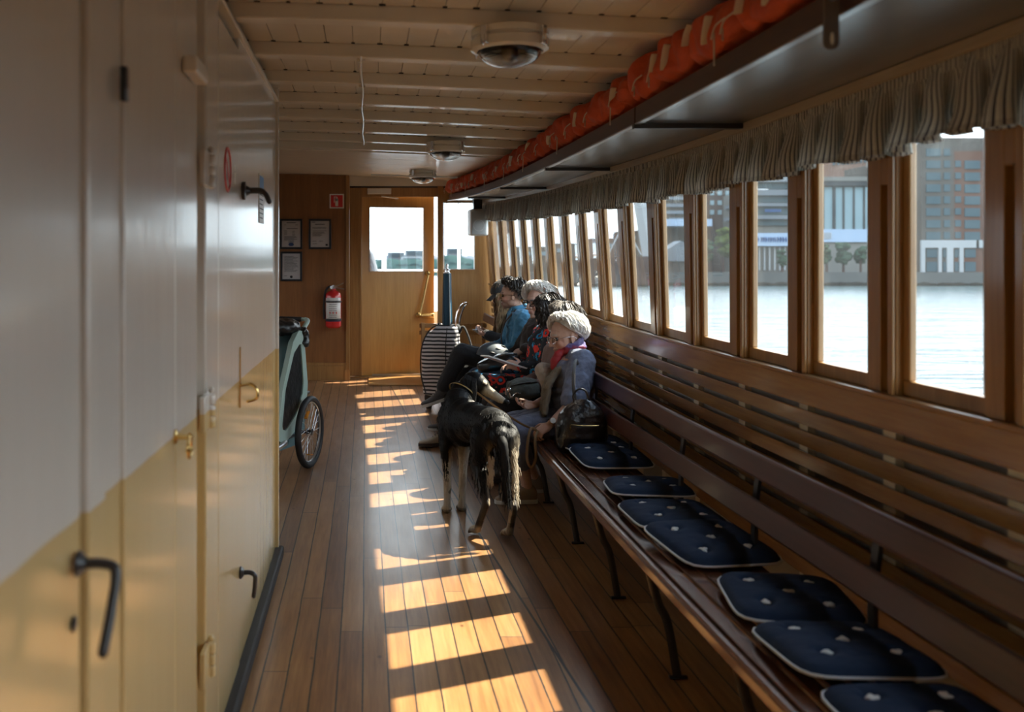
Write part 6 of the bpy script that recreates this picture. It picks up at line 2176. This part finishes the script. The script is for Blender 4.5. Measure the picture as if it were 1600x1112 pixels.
b = MB(); b.ell((.40+XO, 0, 1.02), (.20, .32, .07), None, 24, 12, .75); b.ell((.26+XO, .05, .99), (.17, .27, .07), None, 22, 12, .8)
b.tube(spline([(.50+XO, -.31, 1.0), (.55+XO, -.315, .95), (.52+XO, -.32, .88)], 5), .035, 8)
b.build('folded_canopy', M['mesh_black'], tb, None, local=True, voxel=.009, sm=2, disp=(.06, .03))
b = MB()
for s in (-1, 1):
    b.tube(spline([(.50+XO, .29*s, .96), (.60+XO, .29*s, 1.01), (.70+XO, .28*s, 1.05), (.76+XO, .24*s, 1.06)], 5), .017, 10, round_ends=True)
b.tube([(.755+XO, -.25, 1.06), (.755+XO, .25, 1.06)], .015, 10, round_ends=True)
b.build('push_handle', M['mint'], tb, None, local=True)
b = MB(); b.tube([(.755+XO, -.20, 1.06), (.755+XO, .20, 1.06)], .020, 12, round_ends=True); b.build('handle_grip', M['rubber'], tb, None, local=True)
b = MB(); b.tube([(.12+XO, -.33, .235), (.02+XO, -.33, .225), (-.12+XO, -.31, .20)], .020, 10, round_ends=True); b.build('tow_bar', M['steel'], tb, None, local=True)
b = MB(); b.tube([(.46+XO, -.37, .262), (.46+XO, .37, .262)], .013, 10); b.tube([(.26+XO, -.30, .25), (.46+XO, -.34, .262)], .012, 8); b.build('axle', M['black_metal'], tb, None, local=True)
b = MB(); b.tube([(.60+XO, -.285, .52), (.70+XO, -.285, .515)], .014, 10, round_ends=True); b.build('parking_lever', M['black_plastic'], tb, None, local=True)
for s in (-1, 1):
    cx, cy_, cz = .46+XO, .385*s, .262
    b = MB()
    b.tube([(cx+math.cos(a)*.238, cy_, cz+math.sin(a)*.238) for a in [2*PI*i/56 for i in range(57)]], [(.024, .022)]*57, 12)
    wh = b.build('wheel', M['rubber'], tb, None, local=True)
    b = MB(); b.tube([(cx+math.cos(a)*.216, cy_, cz+math.sin(a)*.216) for a in [2*PI*i/56 for i in range(57)]], .009, 8); b.build('rim', M['steel'], wh, None, local=True)
    b = MB()
    for q in range(24):
        a = 2*PI*q/24; a2 = a+(.7 if q % 2 else -.7)
        b.tube([(cx+math.cos(a2)*.022, cy_+.018*(1 if q % 4 < 2 else -1), cz+math.sin(a2)*.022), (cx+math.cos(a)*.214, cy_, cz+math.sin(a)*.214)], .0016, 4)
    b.build('spokes', M['steel'], wh, None, local=True)
    b = MB(); b.lathe([(0, 0), (.018, 0), (.026, .006), (.014, .014), (.014, .036), (.026, .044), (.018, .05), (0, .05)], (cx, cy_-.025, cz), (0, 1, 0), 20); b.build('hub', M['black_metal'], wh, None, local=True)
    for q in (1.9, 4.3):
        b = MB(); b.tube([(cx+math.cos(a)*.165, cy_-.012*1, cz+math.sin(a)*.165) for a in [q+i*.06 for i in range(9)]], [(.014, .004)]*9, 6); b.build('spoke_reflector', M['reflector'], wh, None, local=True)

# ================================================================== things on the end wall
FY = YE-.001
M['frame_black'] = plain('picture_frame_black', (.010, .014, .022), .3)
def notice(x0, x1, y0, y1, lab, kind):
    p = px(x0, y1, FY); q = px(x1, y0, FY)
    e = empty('framed_notice', p, label=lab, cat='picture')
    b = MB(); t = .014*1.6
    b.box(p.x, q.x, FY-.020, FY, p.z, p.z+t); b.box(p.x, q.x, FY-.020, FY, q.z-t, q.z)
    b.box(p.x, p.x+t, FY-.020, FY, p.z+t, q.z-t); b.box(q.x-t, q.x, FY-.020, FY, p.z+t, q.z-t)
    b.build('frame', M['frame_black'], e, None, False, bevel=.003)
    MB().box(p.x+t*.8, q.x-t*.8, FY-.008, FY-.002, p.z+t*.8, q.z-t*.8).build('paper', M['notice_paper'], e, None, False)
    b = MB(); w_ = q.x-p.x-2*t; h = q.z-p.z-2*t; ox = p.x+t; oz = p.z+t; r_ = random.Random(int(x0+y0))
    def ln(u0, u1, v, th=.004): b.box(ox+u0*w_, ox+u1*w_, FY-.010, FY-.008, oz+v*h, oz+v*h+th)
    if kind == 0:
        ln(.25, .75, .92, .007); ln(.12, .22, .84); ln(.72, .88, .84); ln(.25, .85, .70, .006)
        for k in range(4): ln(.12, .28, .62-.05*k); ln(.55, .70, .60-.05*k)
        for k in range(5): ln(.12, .6+.25*r_.random(), .40-.035*k)
        for k in range(3): ln(.35, .65, .22-.03*k)
    elif kind == 1:
        ln(.06, .25, .94, .006); ln(.22, .75, .86, .007)
        for k in range(3): ln(.1, .85, .74-.04*k-.05*(k > 1))
        for k in range(5): ln(.1, .5+.35*r_.random(), .56-.035*k)
        ln(.1, .3, .22); ln(.45, .65, .22); ln(.1, .35, .12)
    else:
        for k in range(14): ln(.1, .6+.3*r_.random(), .88-.045*k)
        ln(.08, .25, .12)
    b.build('text_line', M['frame_black'], e, None, False)
    if kind == 0:
        b = MB(); b.lathe([(0, 0), (.032, 0), (.032, .003), (0, .003)], (ox+.5*w_, FY-.008, oz+.10*h), (0, -1, 0), 24); b.warp(lambda v: Vector((v.x, v.y, oz+.10*h+(v.z-oz-.10*h)*.6)))
        b.build('oval_seal', M['blue_ink'], e, None)
    elif kind == 1: MB().box(ox+.80*w_, ox+.92*w_, FY-.010, FY-.008, oz+.05*h, oz+.12*h).build('stamp', M['frame_black'], e, None, False)
    else: MB().lathe([(0, 0), (.016, 0), (.016, .002), (0, .002)], (ox+.5*w_, FY-.008, oz+.09*h), (0, -1, 0), 20).build('stamp', M['frame_black'], e, None)
M['notice_paper'] = plain('notice_paper', (.50, .49, .50), .5)
M['blue_ink'] = plain('blue_ink', (.02, .05, .16), .5)
notice(437.5, 472.5, 342, 389, 'black framed certificate with a blue oval seal, upper left on the end wall', 0)
notice(482.5, 517.5, 342, 389, 'black framed printed notice with a corner stamp, right one of the upper pair', 1)
notice(438.5, 472, 393, 439, 'black framed printed notice hanging below the certificate with the seal', 2)

# fire extinguisher sign
p = px(515, 325.5, FY); q = px(537.5, 303, FY)
e = empty('fire_extinguisher_sign', p, label='square red sign with white fire extinguisher symbol and white border', cat='sign')
M['sign_red_bright'] = plain('sign_red_bright', (.62, .03, .03), .45)
MB().box(p.x, q.x, FY-.006, FY, p.z, q.z).build('plate', M['white'], e, None, False)
g_ = .014
MB().box(p.x+g_, q.x-g_, FY-.008, FY-.006, p.z+g_, q.z-g_).build('red_field', M['sign_red_bright'], e, None, False)
cx = (p.x+q.x)/2; s_ = (q.x-p.x)
b = MB(); b.box(cx-.10*s_, cx+.10*s_, FY-.010, FY-.008, p.z+.16*s_, p.z+.62*s_); b.lathe([(0, 0), (.10*s_, 0), (.10*s_, .002), (0, .002)], (cx, FY-.008, p.z+.62*s_), (0, -1, 0), 20)
b.box(cx-.035*s_, cx+.05*s_, FY-.010, FY-.008, p.z+.70*s_, p.z+.80*s_); b.box(cx-.20*s_, cx-.0*s_, FY-.010, FY-.008, p.z+.77*s_, p.z+.82*s_); b.box(cx-.20*s_, cx-.15*s_, FY-.010, FY-.008, p.z+.40*s_, p.z+.80*s_)
b.build('extinguisher_symbol', M['white'], e, None, False)

# fire extinguisher
Sx = YE/F
pc = px(521, 512, YE-.085)
fe = empty('fire_extinguisher', (pc.x, YE-.085, pc.z), label='red fire extinguisher with white label hanging on the end wall', cat='fire extinguisher')
M['ext_red'] = plain('extinguisher_red', (.55, .020, .022), .25, coat=.5)
r_ = 12.3*Sx; h_ = 56*Sx
b = MB(); b.lathe([(0, .0), (r_*.75, 0), (r_*.98, .02), (r_, .04), (r_, h_-.055), (r_*.93, h_-.02), (r_*.6, h_+.005), (r_*.28, h_+.018), (r_*.28, h_+.035), (0, h_+.035)], (0, 0, 0), (0, 0, 1), 36)
b.build('cylinder', M['ext_red'], fe, None, local=True)
def wrap(z0, z1, rr, mat, name, a0=PI*1.5-1.15, a1=PI*1.5+1.15, par=None):
    b = MB(); b.grid(lambda u, v: (math.cos(a0+(a1-a0)*u)*rr, math.sin(a0+(a1-a0)*u)*rr, z0+(z1-z0)*v), 24, 2)
    return b.build(name, mat, par or fe, None, local=True, solid=.001)
lb = wrap(.075, .075+.27, r_*1.006, M['white'], 'paper_label')
wrap(.075, .105, r_*1.014, M['blue_ink'], 'label_footer', par=lb)
b = MB()
for k in range(9):
    z = .315-.024*k
    if k in (0, 1): continue
    for a in (-.5, ): pass
    b.grid(lambda u, v: (math.cos(PI*1.5-.55+1.0*u)*r_*1.02, math.sin(PI*1.5-.55+1.0*u)*r_*1.02, z+.005*v), 8, 1)
b.build('label_text', M['frame_black'], lb, None, local=True)
for k in range(3):
    b = MB(); b.ell((r_*1.015*math.cos(PI*1.5-.4+.4*k), r_*1.015*math.sin(PI*1.5-.4+.4*k), .175), (.007, .002, .012), None, 8, 6); b.build('fire_class_icon', M['sign_red_bright'], lb, None, local=True)
for z in (.29, .085):
    wrap(z, z+.022, r_*1.03, M['black_plastic'], 'holding_strap', 0, 2*PI)
b = MB(); b.lathe([(.018, 0), (.02, .03), (.012, .035), (.012, .055), (0, .055)], (0, 0, h_+.02), (0, 0, 1), 16)
b.tube([(0, 0, h_+.06), (.05, -.01, h_+.07), (.115, -.02, h_+.098)], [.010, .008, .005], 8); b.tube([(0, 0, h_+.05), (.05, -.01, h_+.045), (.12, -.02, h_+.030)], [.010, .008, .005], 8)
b.lathe([(0, 0), (.016, 0), (.016, .01), (0, .01)], (-.02, -.02, h_+.05), (-.3, -1, 0), 16)
b.build('valve_and_lever', M['steel'], fe, None, local=True)
b = MB(); b.tube(spline([(-.01, 0, h_+.05), (-.05, 0, h_+.055), (-.092, 0, h_-.0), (-.108, 0, h_-.12), (-.108, 0, .20), (-.104, 0, .10)], 6), [.012]*24+[.015]*7, 10); b.build('hose', M['rubber'], fe, None, local=True)
MB().box(-.05, .05, .02, .083, .10, .35).build('wall_bracket', M['black_metal'], fe, None, False, local=True)

# loudspeaker hung under the shelf end
p = px(733.5, 368, 11.2); q = px(762, 326.5, 11.2)
sp_ = empty('loudspeaker', ((p.x+q.x)/2, 11.25, p.z), math.radians(8), 'white wall loudspeaker under the far end of the shelf', 'loudspeaker')
hw = (q.x-p.x)/2; hh = q.z-p.z
b = MB(); b.box(-hw, hw, -.07, .09, 0, hh); b.build('cabinet', M['white'], sp_, None, False, local=True, bevel=.02)
M['grille'] = plain('speaker_grille', (.42, .43, .43), .7, bscale=250, bstr=.5)
b = MB(); b.box(-hw*.90, hw*.72, -.078, -.068, hh*.04, hh*.96); b.build('grille', M['grille'], sp_, None, False, local=True, bevel=.006)
b = MB(); b.tube([(math.cos(a)*.062-.01, -.079, hh*.38+math.sin(a)*.062) for a in [2*PI*i/32 for i in range(33)]], .002, 6); b.build('cone_ring', M['white'], sp_, None, local=True)
b = MB(); b.box(-.05, .05, .0, .06, hh, hh+.155); b.build('mounting_block', M['black_metal'], sp_, None, False, local=True)
# wire loop hanging under the shelf
b = MB(); b.tube(spline([px(697, 316, 11.3), px(701, 322, 11.3), px(708, 326, 11.3), px(714, 323, 11.3), px(717, 315, 11.3)], 6), .004, 6)
tag(b.build('wire_loop', M['white'], None, None), 'thin wire loop hanging below the far end of the shelf', 'cable')
